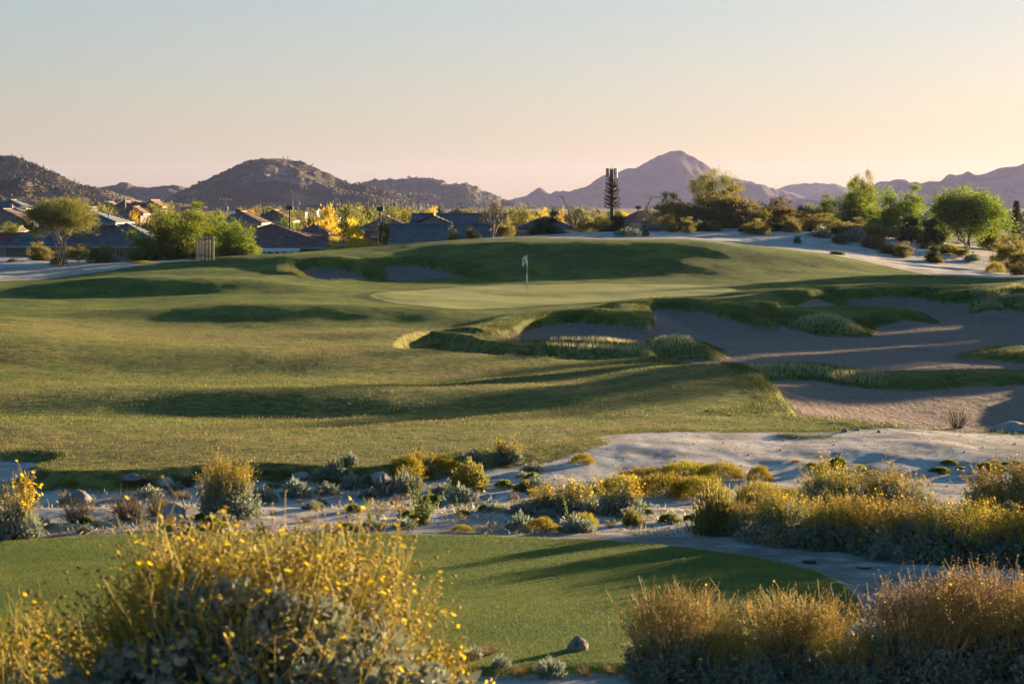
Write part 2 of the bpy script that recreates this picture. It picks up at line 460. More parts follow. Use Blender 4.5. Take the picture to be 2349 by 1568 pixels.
# outlines, traced where they lie on the ground
FLOOR = -5.80
BIG = [(1132,770),(1180,746),(1240,729),(1320,722),(1400,730),(1462,744),(1484,738),(1483,706),(1502,695),(1560,698),(1640,708),(1720,728),
       (1766,740),(1772,712),(1790,694),(1885,669),(1960,672),(2040,668),(2110,668),(2160,676),(2230,674),(2290,664),(2349,661),(2410,664),(2450,700),
       (2490,780),(2500,900),(2470,985),(2420,996),(2349,990),(2200,986),(2070,981),(1950,970),(1830,957),(1700,951),(1762,945),(1806,936),(1762,905),(1700,872),
       (1630,848),(1560,832),(1504,820),(1478,798),(1380,784),(1250,783)]
LB1 = [(676,612),(706,602),(760,599),(810,609),(850,624),(884,630),(960,636),(860,641),(740,643),(700,632)]
LB2 = [(862,602),(920,598),(985,600),(1045,611),(1097,628),(1050,636),(960,641),(890,642),(880,632),(876,615)]
POCKET = [(902,793),(922,768),(985,760),(1060,766),(1115,780),(1190,790),(1300,797),(1420,804),(1496,817),(1420,823),(1280,821),(1120,810),(1000,799)]
big = sdf(poly_ground(BIG, 45)); lb1 = sdf(poly_ground(LB1, 130)); lb2 = sdf(poly_ground(LB2, 130)); pocket = sdf(poly_ground(POCKET, 84))
ISL = [  # plane, crest height, edge width, outline
 (-5.80, -5.02, 2.2, [(1690,742),(1758,754),(1790,766),(1870,774),(1950,776),(2003,770),(2012,754),(2080,749),(2154,746),(2140,738),(2050,734),(1950,732),(1850,734),(1770,730),(1690,728)]),
 (-5.55, -4.72, 2.0, [(1700,690),(1766,697),(1830,704),(1934,707),(1936,699),(1900,690),(1830,684),(1740,680),(1680,682)]),
 (-5.80, -4.88, 2.2, [(2222,727),(2260,732),(2296,730),(2312,722),(2349,728),(2450,734),(2520,724),(2450,714),(2349,710),(2260,714)]),
 (-5.80, -5.46, 1.6, [(2192,822),(2260,827),(2349,836),(2470,842),(2560,828),(2470,812),(2349,806),(2260,808)]),
 (-5.80, -5.20, 1.8, [(1455,812),(1500,822),(1580,824),(1640,823),(1676,819),(1650,808),(1580,800),(1500,796),(1455,800)]),
 (-5.80, -5.46, 1.8, [(1590,862),(1640,871),(1750,878),(1850,873),(1900,880),(1960,890),(2030,895),(2100,898),(2170,895),(2230,887),(2349,890),(2600,898),(2760,880),(2600,868),(2349,862),(2230,860),(2100,868),(2000,862),(1900,852),(1750,850),(1640,848),(1580,846)]),
]
SMOUND = [ # sand mounds: plane, rise, width, outline
 (-5.80, 0.34, 4.0, [(1700,864),(1800,866),(1900,862),(2025,858),(2020,846),(1930,842),(1800,842),(1730,850)]),
 (-5.80, 0.30, 3.0, [(1960,884),(2060,890),(2180,888),(2180,870),(2080,866),(1980,868)]),
 (-5.80, 0.55, 4.0, [(1990,752),(2100,756),(2160,752),(2140,740),(2040,738)]),
 (-5.80, 0.50, 3.0, [(2180,735),(2260,742),(2349,740),(2349,722),(2240,722)]),
]
z = zb.copy()
# long-wave turf undulation, stronger on the near fairway
amp = sstep(42, 50, Dg) * (1 - sstep(200, 230, Dg))
z += amp * (0.16 * fbm(Xg*0.13, Dg*0.10, 3, 3) + 0.05 * fbm(Xg*0.45, Dg*0.35, 9, 3))
def carve(z, s, floor, slope_w, lip=0.20, lipw=0.30):
    wob = 0.25 * vnoise(Xg*0.8, Dg*0.5, 31) + 0.12 * vnoise(Xg*2.2, Dg*1.3, 32)
    d = s + wob * (s > -1)
    fl = floor + 0.05 * fbm(Xg*0.3, Dg*0.3, 41, 3)
    l = lip * sstep(0.0, lipw, d)
    t = np.clip((d - lipw) / slope_w, 0, 1); t = 1 - (1-t)**2.2
    dz = np.where(d > 0, l + np.maximum(z - l - fl, 0) * t, 0)
    return z - dz
_farlip = (Dg > 150)
z += 0.38*np.exp(-((Xg - 6.0)/3.6)**2 - ((Dg - 69.5)/4.5)**2)                 # shoulder of the fairway above the lower sand
z += 0.20*np.exp(-((big + 1.1)/0.9)**2) * (Dg > 88) * (pocket < -1.5)      # rolled turf lip round the far rims
z = carve(z, big, FLOOR, 4.4, 0.34, 0.34)
z += 0.16*np.exp(-((np.maximum(lb1, lb2) + 1.0)/0.9)**2) * (_farlip)
z = carve(z, lb1, -4.80, 3.4, 0.42, 0.40)
z = carve(z, lb2, -4.86, 3.4, 0.42, 0.40)
z = carve(z, pocket, -6.0, 2.0, 0.34)
s_sand = -np.maximum(np.maximum(big, lb1), lb2) + 0.30          # positive on grass
pk = -pocket + 1.6 - 1.3*(sstep(1120, 1180, cols)*sstep(1330, 1260, cols))[None, :]
s_sand = np.minimum(s_sand, np.where(pocket > -1, pk, 9))
for pl, rise, wd, pts in SMOUND:
    s = sdf(poly_plane(pts, pl)); z += rise * sstep(0, wd, s + 0.3)
for pl, top, wd, pts in ISL:
    s = sdf(poly_plane(pts, pl)); s = s + 0.35 * vnoise(Xg*0.7, Dg*0.6, 51)
    k = sstep(-0.2, wd, s); k = k ** 0.7
    tz = top + 0.10 * vnoise(Xg*0.6, Dg*0.5, 52)
    z = np.where(s > -0.2, np.maximum(z, z + (tz - z) * k), z)
    s_sand = np.maximum(s_sand, s)
# grass / bare desert boundary in front of the fairway, and the sandy berms at the back
WASTE = [(-1500,1230),(-600,1060),(0,1034),(95,1040),(60,1056),(25,1066),(70,1082),(130,1087),(250,1087),(420,1079),(600,1070),(800,1080),(900,1078),(1000,1062),(1100,1052),(1250,1042),
         (1385,1022),(1372,1006),(1420,1000),(1500,995),(1700,992),(1800,988),(1900,990),(2000,984),(2080,984),(2200,988),(2349,991),(2700,1004),(3400,1030),(3700,1500),(2000,1620),(-1600,1620)]
waste = sdf(poly_ground(WASTE, 20), 8.0)
waste = np.where(Dg < 36, np.maximum(waste, 2.0), waste)
GRASSBIT = poly_plane([(1780,994),(1840,991),(1912,996),(1900,999),(1800,999)], -5.15)
gb = sdf(GRASSBIT, 4.0)
BACK = [(-3000,690),(-600,668),(0,646),(100,636),(200,628),(300,618),(400,604),(470,598),(495,594)]
# the turf ends along this line on the far side; behind it lies sand and desert
def line_D(pts, dmin):
    q = np.array(pts, float); return q
TURF_END = np.interp(cols, [-9000,-700,0,100,200,300,400,480,540,600,700,800,900,1000,1080,1200,1300,1500,1700,1800,1900,2000,2100,2240,2349,3000,11000],
                           [150,150,157,158,159,160,163,167,172,178,184,186,188,186,178,171,170,170,170,170,168,164,159,152,150,148,145])
back = Dg - TURF_END[None, :]
waste = np.maximum(waste, np.clip(back, -8, 8))
# step down from turf to desert at the front edge
front = (Dg < 62)
z -= np.where(front, 0.34 * sstep(-0.55, 0.02, waste + 0.25*vnoise(Xg*1.1, Dg*0.9, 61)) * sstep(41, 43.5, Dg) * (1 - sstep(47, 52, Dg)), 0)
s_waste = -waste
s_waste = np.where(front, np.maximum(s_waste, gb), s_waste)
z += np.where(gb > -0.5, 0.06*sstep(-0.3, 0.4, gb), 0)
# rough desert micro relief
wm = sstep(0, 0.8, waste) * (1 - sstep(300, 600, Dg))
z += wm * (0.05*fbm(Xg*0.9, Dg*0.9, 71, 4) + 0.05*fbm(Xg*0.25, Dg*0.2, 75, 2))
# bunker sand is uneven too
sm = sstep(0, 0.6, -s_sand)
z += sm * (0.03*fbm(Xg*1.6, Dg*1.0, 81, 3))
# turf clumps along the lips
z += np.where((s_sand > -0.1) & (s_sand < 1.2), 0.05*vnoise(Xg*3.0, Dg*2.0, 85) * (Dg > 40), 0)
# putting green and tee
GREEN = [(852,681),(900,671),(1000,662),(1200,656),(1400,652.5),(1550,652),(1640,658),(1692,669),(1640,679),(1560,685),(1450,692),(1300,702),(1150,709),(1030,708),(940,698),(885,688)]
green = sdf(poly_ground(GREEN, 110), 8.0)
TEE = [(-700,1290),(-300,1256),(0,1240),(250,1224),(500,1218),(860,1222),(1100,1225),(1420,1239),(1650,1263),(1830,1296),(1930,1336),(1976,1392),(1962,1430),(1880,1470),(1700,1508),(1500,1532),(1270,1541),(1000,1548),(500,1520),(0,1500),(-500,1490)]
tee = sdf(poly_plane(TEE, -4.92), 6.0)
z = np.where(tee > -0.35, z + (-4.92 - z) * sstep(-0.30, 0.05, tee), z)
z = np.where(green > -4, z + 0.06*sstep(-0.6, 0.8, green), z)
# cart paths: the one along the foot of the slope and the one at the far left
PATH_NEAR = poly_plane([(-1500,1640),(-300,1600),(600,1575),(1050,1557),(1260,1549),(1700,1548),(2100,1548),(2349,1550),(3000,1560),(3000,1820),(2349,1780),(1800,1760),(1300,1770),(600,1830),(-300,1900),(-1500,1980)], -5.0, 3)
PATH_FAR = poly_ground([(-600,690),(-200,660),(0,645),(130,633),(250,619),(350,606),(440,600.5),(470,599),(440,598),(350,599.5),(250,604),(150,615),(50,628),(-200,648),(-600,676)], 140, 3)
pn = sdf(PATH_NEAR, 4.0); pf = sdf(PATH_FAR, 4.0)
z = np.where(pn > -0.3, z + (-5.0 - z) * sstep(-0.25, 0.10, pn), z)
path = np.maximum(pn, pf)
# turf dryness: straw-coloured near the front and in patches, plus painted sun and shade
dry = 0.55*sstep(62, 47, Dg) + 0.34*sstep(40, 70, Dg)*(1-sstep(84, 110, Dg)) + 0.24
dry += 0.38*np.exp(-((Dg-99)/9)**2) + 0.45*fbm(Xg*0.07, Dg*0.05, 91, 3)  # yellow band paints sunlight on the mid fairway; noise is patchy dryness
dry -= 0.45*sstep(106, 120, Dg)*(1-sstep(0, 1, green)*0.5)  # lush green beyond, deepened to paint in the shade of the back slope

# build the sheets: one mesh per kind of ground, sharing seams and shading
dzx = np.gradient(z, axis=1) / np.gradient(Xg, axis=1)
dzd_col = np.gradient(z, axis=0) / np.gradient(Dg, axis=0)
# along a column X changes with D: remove that part
nx = -dzx; ny = -(dzd_col - dzx * (cols[None, :] - CX) / F); nz_ = np.ones_like(z)
ln = np.sqrt(nx*nx + ny*ny + 1); NORM = np.stack([nx/ln, ny/ln, nz_/ln], -1).reshape(-1, 3)
VERT = np.stack([Xg, Dg, z], -1).reshape(-1, 3)
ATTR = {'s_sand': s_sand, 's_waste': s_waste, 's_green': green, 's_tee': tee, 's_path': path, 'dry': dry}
idx = np.arange(NR*NC).reshape(NR, NC)
quads = np.stack([idx[:-1, :-1], idx[:-1, 1:], idx[1:, 1:], idx[1:, :-1]], -1).reshape(-1, 4)
def fm(a): return (0.25*(a[:-1, :-1] + a[:-1, 1:] + a[1:, 1:] + a[1:, :-1])).ravel()
kind = np.full(len(quads), 0)                                      # fairway turf
fs, fw, fg, ft, fpn, fpf = fm(s_sand), fm(s_waste), fm(green), fm(tee), fm(pn), fm(pf)
f1, f2, fb = fm(lb1), fm(lb2), fm(big)
kind[(fs < 0)] = 1
kind[(fs < 0) & (f1 > 0)] = 6
kind[(fs < 0) & (f2 > 0) & (f2 > f1)] = 7
kind[fw < 0] = 2
kind[fg > 0] = 3
kind[ft > 0] = 4
kind[fpn > 0] = 5
kind[fpf > 0] = 8
for k, nm in ((2, 'desert_ground'), (0, 'fairway'), (1, 'bunker'), (6, 'bunker'), (7, 'bunker'), (3, 'putting_green'), (4, 'tee_box'), (5, 'cart_path'), (8, 'cart_path')):
    q = quads[kind == k]
    used = np.unique(q); remap = np.full(NR*NC, -1, np.int32); remap[used] = np.arange(len(used))
    me = mesh_np(nm, VERT[used], remap[q], M_GROUND, True)
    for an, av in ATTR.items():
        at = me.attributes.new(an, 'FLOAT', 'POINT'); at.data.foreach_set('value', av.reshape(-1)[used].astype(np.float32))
    me.normals_split_custom_set_from_vertices([tuple(n) for n in NORM[used].astype(float)])
    tag(link(nm, me), kind='structure')

def gz(x, y):
    """height of the finished ground at world x, y"""
    y = float(np.clip(y, rows[0], rows[-1]-1)); vx = CX + F*x/y
    i = int(np.clip(np.searchsorted(rows, y) - 1, 0, NR-2)); j = int(np.clip(np.searchsorted(cols, vx) - 1, 0, NC-2))
    a = (y - rows[i]) / (rows[i+1] - rows[i]); b = min(max((vx - cols[j]) / (cols[j+1] - cols[j]), 0), 1)
    return float((z[i, j]*(1-b) + z[i, j+1]*b)*(1-a) + (z[i+1, j]*(1-b) + z[i+1, j+1]*b)*a)
_PY = HY - z * F / Dg
def seen(vx, vy, dmin=20.0, dmax=400.0):
    """ground point seen at photo position"""
    j = int(np.clip(np.searchsorted(cols, vx), 0, NC-1))
    ok = np.where((_PY[:, j] <= vy) & (rows >= dmin) & (rows <= dmax))[0]
    i = ok[0] if len(ok) else int(np.searchsorted(rows, dmax)) - 1
    if i > 0 and _PY[i-1, j] > vy and rows[i-1] >= dmin - 1:
        s = (_PY[i-1, j] - vy) / (_PY[i-1, j] - _PY[i, j]); D = rows[i-1] + s*(rows[i]-rows[i-1])
    else: D = rows[i]
    x = (vx - CX) * D / F
    return Vector((x, D, gz(x, D)))
def at_dist(vx, D):
    x = (vx - CX) * D / F
    return Vector((x, D, gz(x, D)))

# ---------------------------------------------------------------- hills and mountains
M_HILL = rock_slope_mat('hill_scrub', (0.095, 0.076, 0.058), (0.200, 0.150, 0.110), (0.055, 0.054, 0.036), 0.02)
M_MOUNT = rock_slope_mat('mountain_rock', (0.045, 0.036, 0.038), (0.095, 0.070, 0.064), (0.032, 0.027, 0.028), 0.006)
def hill(name, D, prof, depth_f, depth_b, mat, rough, seed, base=-8.0, nx=240, nt=70, gully=0.9, scars=()):
    P = np.array(prof, float)
    X0 = (P[:, 0] - CX) * D / F; Z0 = (HY - P[:, 1]) * D / F
    xs = np.linspace(X0[0], X0[-1], nx)
    zr = pchip(X0, Z0[:, None], xs)[:, 0]
    zr = zr + rough * 0.30 * fbm(xs / (rough*3.2), xs*0 + seed, seed, 6, 0.6) + rough * 0.045 * fbm(xs / (rough*0.32), xs*0 + 3.0*seed, seed+3, 3, 0.6)
    t = np.concatenate([-(np.linspace(1, 0, nt)**1.25), np.linspace(0, 1, nt//3)[1:]])
    T, XX = np.meshgrid(t, xs, indexing='ij')
    ZR = np.broadcast_to(zr, T.shape)
    Y = D + np.where(T < 0, T * depth_f, T * depth_b)
    # spurs: the slope runs out at different lengths along the ridge
    sp = 0.42 - 1.5*np.abs(fbm(XX / (rough*7) + 0.35*T, XX*0 + seed*2.0 + T*0.8, seed+5, 4))
    prof_t = np.where(T < 0, (1 - np.abs(T))**1.35, (1 - np.abs(T))**1.2)
    side = np.clip(np.abs(T)*2.2, 0, 1) * (1 - np.abs(T))
    Z = base + (ZR - base) * np.clip(prof_t + gully * sp * side, 0, 0.995) ** 1.0
    rid = 0.5 - np.abs(fbm(XX/(rough*3.5) + 0.4*T, Y/(rough*7.0), seed+9, 5, 0.55))
    Z += rough * (0.75 if rough > 30 else 0.50) * (rid - 0.3) * np.clip(np.abs(T)*6, 0, 1) * np.clip((1-np.abs(T))*4, 0, 1)
    lim = ZR*Y/D - 0.35*np.abs(T)*rough*0.3      # spurs stay below the ridge line
    Z = np.where((T < 0) & (ZR > 0), np.minimum(Z, np.maximum(lim, base)), Z)
    v = np.stack([XX, Y, Z], -1).reshape(-1, 3)
    n1, n2 = T.shape
    ii = np.arange(n1*n2).reshape(n1, n2)
    q = np.stack([ii[:-1, :-1], ii[:-1, 1:], ii[1:, 1:], ii[1:, :-1]], -1).reshape(-1, 4)
    me = mesh_np(name, v, q, mat, True)
    if scars:       # bare cut terraces and tracks
        px = CX + F*v[:, 0]/v[:, 1]; py = HY - v[:, 2]*F/v[:, 1]; sc_ = np.zeros(len(v))
        for ex, ey, rx_, ry_ in scars:
            sc_ = np.maximum(sc_, sstep(1.25, 0.75, np.hypot((px-ex)/rx_, (py-ey)/ry_) + 0.35*fbm(px/9, py/5, 5, 3)))
        at = me.attributes.new('scar', 'FLOAT', 'POINT'); at.data.foreach_set('value', sc_.astype(np.float32))
    return tag(link(name, me), kind='structure'), (XX, Y, Z)

hill_left, HL = hill('hill', 1400, [(-900,300),(-500,290),(-200,318),(0,350),(30,357),(75,380),(110,395),(150,412),(200,428),(222,433),(262,447),(330,466),(420,482)], 150, 300, M_HILL, 14, 3, -5)
hill_low, HLL = hill('hill', 1000, [(-700,400),(-300,396),(0,410),(60,411),(112,424),(160,432),(232,449),(300,468),(360,486)], 70, 150, M_HILL, 8, 11, -6, 160, 50)
hill_gap, _ = hill('hill', 2300, [(120,470),(205,433),(240,425),(262,424),(275,420),(290,419),(306,428),(350,432),(385,427),(402,426),(426,432),(470,448),(560,475)], 110, 300, M_HILL, 12, 21, -5, 160, 40)
hill_mid, HM = hill('hill', 1700, [(330,486),(390,462),(420,442),(452,426),(500,406),(560,380),(604,364),(630,362),(662,367),(700,375),(722,386),(762,401),(800,415),(852,431),(902,442),(952,456),(1000,474),(1050,490)], 150, 400, M_HILL, 16, 33, -5, 300, 110, scars=[(640,392,34,9),(600,409,46,7),(655,412,30,4),(690,418,26,6),(560,415,18,4)])
hill_behind, HB = hill('hill', 2700, [(780,440),(852,419),(902,411),(966,406),(1000,412),(1030,424),(1048,420),(1080,423),(1112,436),(1150,450),(1202,462),(1290,480),(1340,490)], 150, 400, M_HILL, 18, 44, -5, 180, 60)
mount_peak, _ = hill('mountain', 4600, [(1130,480),(1205,462),(1226,446),(1240,440),(1262,448),(1280,440),(1320,432),(1346,420),(1370,405),(1391,389),(1412,382),(1450,377),(1480,366),(1512,350),(1540,339),(1558,337),(1574,343),(1594,356),(1622,376),(1642,394),(1682,412),(1722,425),(1772,438),(1812,446),(1900,466)], 420, 700, M_MOUNT, 50, 55, -12, 260, 90, 1.1)
mount_gap, _ = hill('mountain', 5600, [(1700,470),(1772,446),(1822,430),(1872,428),(1902,427),(1950,432),(2000,436),(2060,446),(2120,470)], 300, 700, M_MOUNT, 45, 66, -12, 140, 50, 1.0)
mount_right, _ = hill('mountain', 4200, [(1900,470),(1985,440),(2004,426),(2040,416),(2058,410),(2072,415),(2092,417),(2130,418),(2170,413),(2190,409),(2218,397),(2240,406),(2262,403),(2292,392),(2320,379),(2349,370),(2450,342),(2600,330),(2900,380),(3300,470)], 400, 700, M_MOUNT, 50, 77, -12, 240, 80, 1.1)

# ---------------------------------------------------------------- plant building
def rot_frames(n, rng, tilt_dir=None, bias=0.0):
    """random unit direction + random perpendicular, n of each; tilt_dir (n,3) pulls the direction"""
    d = rng.normal(size=(n, 3))
    d /= np.linalg.norm(d, axis=1, keepdims=True) + 1e-9
    if tilt_dir is not None:
        d = d * (1 - bias) + tilt_dir * bias
        d /= np.linalg.norm(d, axis=1, keepdims=True) + 1e-9
    s = np.cross(d, rng.normal(size=(n, 3)))
    s /= np.linalg.norm(s, axis=1, keepdims=True) + 1e-9
    return d, s
def leaves(c, length, asp, rng, tilt=None, bias=0.0):
    """one pointed leaf per centre; returns verts, quads"""
    n = len(c)
    d, s = rot_frames(n, rng, tilt, bias)
    L = (length * rng.uniform(0.7, 1.3, n))[:, None]
    w = L * asp * 0.5
    nrm = np.cross(d, s) * L * 0.08
    v = np.stack([c, c + d*L*0.45 + s*w + nrm, c + d*L, c + d*L*0.45 - s*w + nrm], 1).reshape(-1, 3)
    return v, np.arange(4*n).reshape(n, 4)
def strips(a, bpt, rad, rng, bend=0.0):
    """thin three-sided stalks from a to b (n,3 each), slightly bent; returns verts, quads"""
    n = len(a)
    t = bpt - a
    mid = (a + bpt) * 0.5 + rng.normal(size=(n, 3)) * bend * np.linalg.norm(t, axis=1, keepdims=True)
    u = np.cross(t, rng.normal(size=(n, 3))); u /= np.linalg.norm(u, axis=1, keepdims=True) + 1e-9
    w = np.cross(t, u); w /= np.linalg.norm(w, axis=1, keepdims=True) + 1e-9
    rad = np.broadcast_to(np.asarray(rad, float).reshape(-1, 1), (n, 1))
    rings = []
    for p, k in ((a, 1.0), (mid, 0.85), (bpt, 0.6)):
        for q in (0, 2.094, 4.189):
            rings.append(p + (u*math.cos(q) + w*math.sin(q)) * rad * k)
    v = np.stack(rings, 1).reshape(-1, 3)
    base = (np.arange(n) * 9)[:, None]
    f = []
    for r in (0, 3):
        for k in range(3):
            f.append(np.concatenate([base + r+k, base + r+(k+1) % 3, base + r+3+(k+1) % 3, base + r+3+k], 1))
    return v, np.concatenate(f)
OCT_V = np.array([(1,0,0),(-1,0,0),(0,1,0),(0,-1,0),(0,0,1),(0,0,-1)], float)
OCT_F = np.array([(0,2,4),(2,1,4),(1,3,4),(3,0,4),(2,0,5),(1,2,5),(3,1,5),(0,3,5)])
def beads(c, r, rng):
    n = len(c); rr = (r * rng.uniform(0.7, 1.3, n))[:, None, None]
    v = (c[:, None, :] + OCT_V[None] * rr * np.array([1, 1, 0.8])).reshape(-1, 3)
    return v, (OCT_F[None] + (np.arange(n)*6)[:, None, None]).reshape(-1, 3)
def daisies(c, r, rng):
    """yellow ray flowers: eight petals round a middle"""
    n = len(c); d, s = rot_frames(n, rng, np.tile((0.35, -0.1, 0.9), (n, 1)), 0.6)
    w = np.cross(d, s); rr = (r * rng.uniform(0.75, 1.2, n))[:, None]
    vs = [c + d*rr*0.15]
    for k in range(16):
        q = k * math.pi / 8; e = 1.0 if k % 2 == 0 else 0.55
        vs.append(c + (s*math.cos(q) + w*math.sin(q)) * rr * e - d*rr*0.05)
    v = np.stack(vs, 1).reshape(-1, 3)
    b = (np.arange(n)*17)[:, None, None]
    f = np.array([(0, 1+k, 1+(k+1) % 16) for k in range(16)])
    return v, (f[None] + b).reshape(-1, 3)
class Soup:
    def __init__(s): s.v = []; s.f = {3: [], 4: []}; s.n = 0
    def add(s, vf):
        v, f = vf; s.v.append(v); s.f[f.shape[1]].append(f + s.n); s.n += len(v); return s
    def mesh(s, name, mat, smooth=False):
        fl = [np.concatenate(x) for x in s.f.values() if x]
        return mesh_np(name, np.concatenate(s.v), fl, mat, smooth)

M_BARK = simple_mat('bark_brown', (0.060, 0.045, 0.032), 0.9, 0.35, 12)
M_BARKPALE = simple_mat('bark_palo_verde', (0.200, 0.165, 0.095), 0.8, 0.3, 9)
M_TWIG = simple_mat('dry_twig', (0.135, 0.098, 0.070), 0.9, 0.35, 15)
M_STALK = leaf_mat('flower_stalk', [(0.44, 0.37, 0.09), (0.62, 0.51, 0.13), (0.48, 0.43, 0.11)], 0.5)
M_STALKDRY = leaf_mat('dry_flower_stalk', [(0.50, 0.38, 0.15), (0.68, 0.53, 0.22), (0.56, 0.43, 0.17)], 0.5)
M_STRAW = leaf_mat('straw', [(0.34, 0.25, 0.12), (0.46, 0.34, 0.16), (0.28, 0.20, 0.10)], 0.45)
M_SEED = leaf_mat('seed_head', [(0.16, 0.09, 0.035), (0.40, 0.27, 0.07), (0.50, 0.35, 0.07), (0.26, 0.16, 0.05)], 0.4)
M_PETAL = leaf_mat('yellow_petal', [(0.68, 0.44, 0.015), (0.84, 0.60, 0.02), (0.76, 0.52, 0.015)], 0.5)
M_GREYLEAF = leaf_mat('grey_green_leaf', [(0.150, 0.180, 0.140), (0.270, 0.300, 0.240), (0.200, 0.230, 0.170)], 0.30)
M_GREEN = leaf_mat('mesquite_leaf', [(0.070, 0.120, 0.014), (0.130, 0.200, 0.022), (0.190, 0.240, 0.030)], 0.55, (1.25, 1.15, 0.6))
M_DARKGREEN = leaf_mat('dark_leaf', [(0.022, 0.040, 0.012), (0.050, 0.075, 0.020), (0.075, 0.095, 0.030)], 0.4)
M_YELLOW = leaf_mat('palo_verde_bloom', [(0.36, 0.30, 0.015), (0.62, 0.46, 0.020), (0.74, 0.52, 0.022)], 0.5)
M_WISPY = leaf_mat('palo_verde_twig', [(0.120, 0.125, 0.028), (0.200, 0.180, 0.045), (0.170, 0.165, 0.035)], 0.5)
M_OLIVE = leaf_mat('creosote_leaf', [(0.110, 0.105, 0.028), (0.215, 0.180, 0.046), (0.280, 0.215, 0.058), (0.150, 0.155, 0.040)], 0.52)
M_BARE = leaf_mat('bare_twig', [(0.110, 0.082, 0.062), (0.160, 0.120, 0.090)], 0.15)
M_CUSHION = leaf_mat('yellow_green_mat', [(0.150, 0.140, 0.018), (0.280, 0.225, 0.022), (0.380, 0.270, 0.025), (0.200, 0.180, 0.020)], 0.5)
M_WEED = leaf_mat('fresh_weed', [(0.110, 0.145, 0.035), (0.200, 0.230, 0.050), (0.170, 0.185, 0.060)], 0.5)
M_PINE = leaf_mat('artificial_needle', [(0.012, 0.018, 0.014), (0.028, 0.036, 0.028)], 0.1)

def crown_tree(name, seed, h, w, crown0, nclump, leaf_n, leaf_len, asp, leaf_mat_, bark, stems=3, trunk_r=0.14, clump_r=0.45, up=0.25, lobes=5, hang=0.0, dome=False):
    """h height, w crown width, crown0 height where foliage begins; returns (wood mesh, crown mesh)"""
    rng = np.random.default_rng(seed)
    hc = (h + crown0) * 0.5; rz = (h - crown0) * 0.5; rx = w * 0.5
    lc = []
    for k in range(lobes):          # lobes give the crown an uneven outline
        q = 2*math.pi*(k + rng.uniform(-0.3, 0.3))/lobes
        rr = rng.uniform(0.40, 0.66); lc.append((math.cos(q)*rr*rx, math.sin(q)*rr*rx, hc + rng.uniform(-0.45, 0.35)*rz, rng.uniform(0.36, 0.58)))
    lc.append((0, 0, hc + 0.35*rz, 0.60))
    cl = []
    while len(cl) < nclump:
        d = rng.normal(size=3); d /= np.linalg.norm(d)
        if dome:
            d[2] = abs(d[2]); lump = 0.76 + 0.75*mnoise.noise(Vector((d[0]*2.4 + seed, d[1]*2.4, d[2]*2.4)))
            r = rng.uniform(0.15, 1.0)**0.42 * lump
            p = np.array([d[0]*r*rx, d[1]*r*rx, crown0 + d[2]*r*(h - crown0)*1.05])
        else:
            L = lc[rng.integers(len(lc))]; r = rng.uniform(0.35, 1.0)**0.5
            p = np.array([L[0] + d[0]*r*L[3]*rx, L[1] + d[1]*r*L[3]*rx, L[2] + d[2]*r*L[3]*rz*1.25])
        if p[2] > crown0 - 0.05*h: cl.append(p)
    cl = np.array(cl)
    cl[:, :2] *= (rx - clump_r*0.8) / np.percentile(np.linalg.norm(cl[:, :2], axis=1), 97)
    cl[:, 2] = crown0 + (cl[:, 2] - crown0) * (h - clump_r*0.5 - crown0) / (cl[:, 2].max() - crown0)
    mb = MB(); tips = []
    for s in range(stems):
        q = 2*math.pi*s/stems + rng.uniform(-0.5, 0.5); rr = rng.uniform(0.25, 0.6)*rx if stems > 1 else 0.0
        tip = Vector((math.cos(q)*rr, math.sin(q)*rr, crown0 + (h-crown0)*rng.uniform(0.25, 0.55)))
        pts = []
        for k in range(6):
            t = k/5
            pts.append(Vector((tip.x*t**1.3, tip.y*t**1.3, tip.z*t)) + Vector(rng.normal(size=3))*0.03*h*(0 < k))
        r0 = trunk_r * (1.0 if stems == 1 else 0.75)
        mb.tube(pts, [r0*(1 - 0.75*k/5) for k in range(6)], 6)
        tips += [pts[2], pts[3], pts[4], pts[5]]
    for c in cl:
        cv = Vector(c)
        b = min(tips, key=lambda p: (p - cv).length + max(0, p.z - cv.z)*1.5)
        m = (b + cv)*0.5 + Vector(rng.normal(size=3))*0.05*h
        mb.tube([b, m, cv], [trunk_r*0.22, trunk_r*0.13, trunk_r*0.05], 4, False)
    per = max(1, leaf_n // nclump)
    c = np.repeat(cl, per, 0) + rng.normal(size=(nclump*per, 3)) * clump_r * np.array([1, 1, 0.75]) * np.repeat(rng.uniform(0.6, 1.2, (nclump, 1)), per, 0)
    c[:, 2] = np.maximum(c[:, 2], 0.03)
    ax = np.array([0, 0, hc - 0.3*rz])
    o = c - ax; o /= np.linalg.norm(o, axis=1, keepdims=True) + 1e-9
    o[:, 2] += up - hang
    return mb.mesh(name + '_trunk', bark, True), Soup().add(leaves(c, leaf_len, asp, rng, o, 0.5)).mesh(name + '_crown', leaf_mat_)

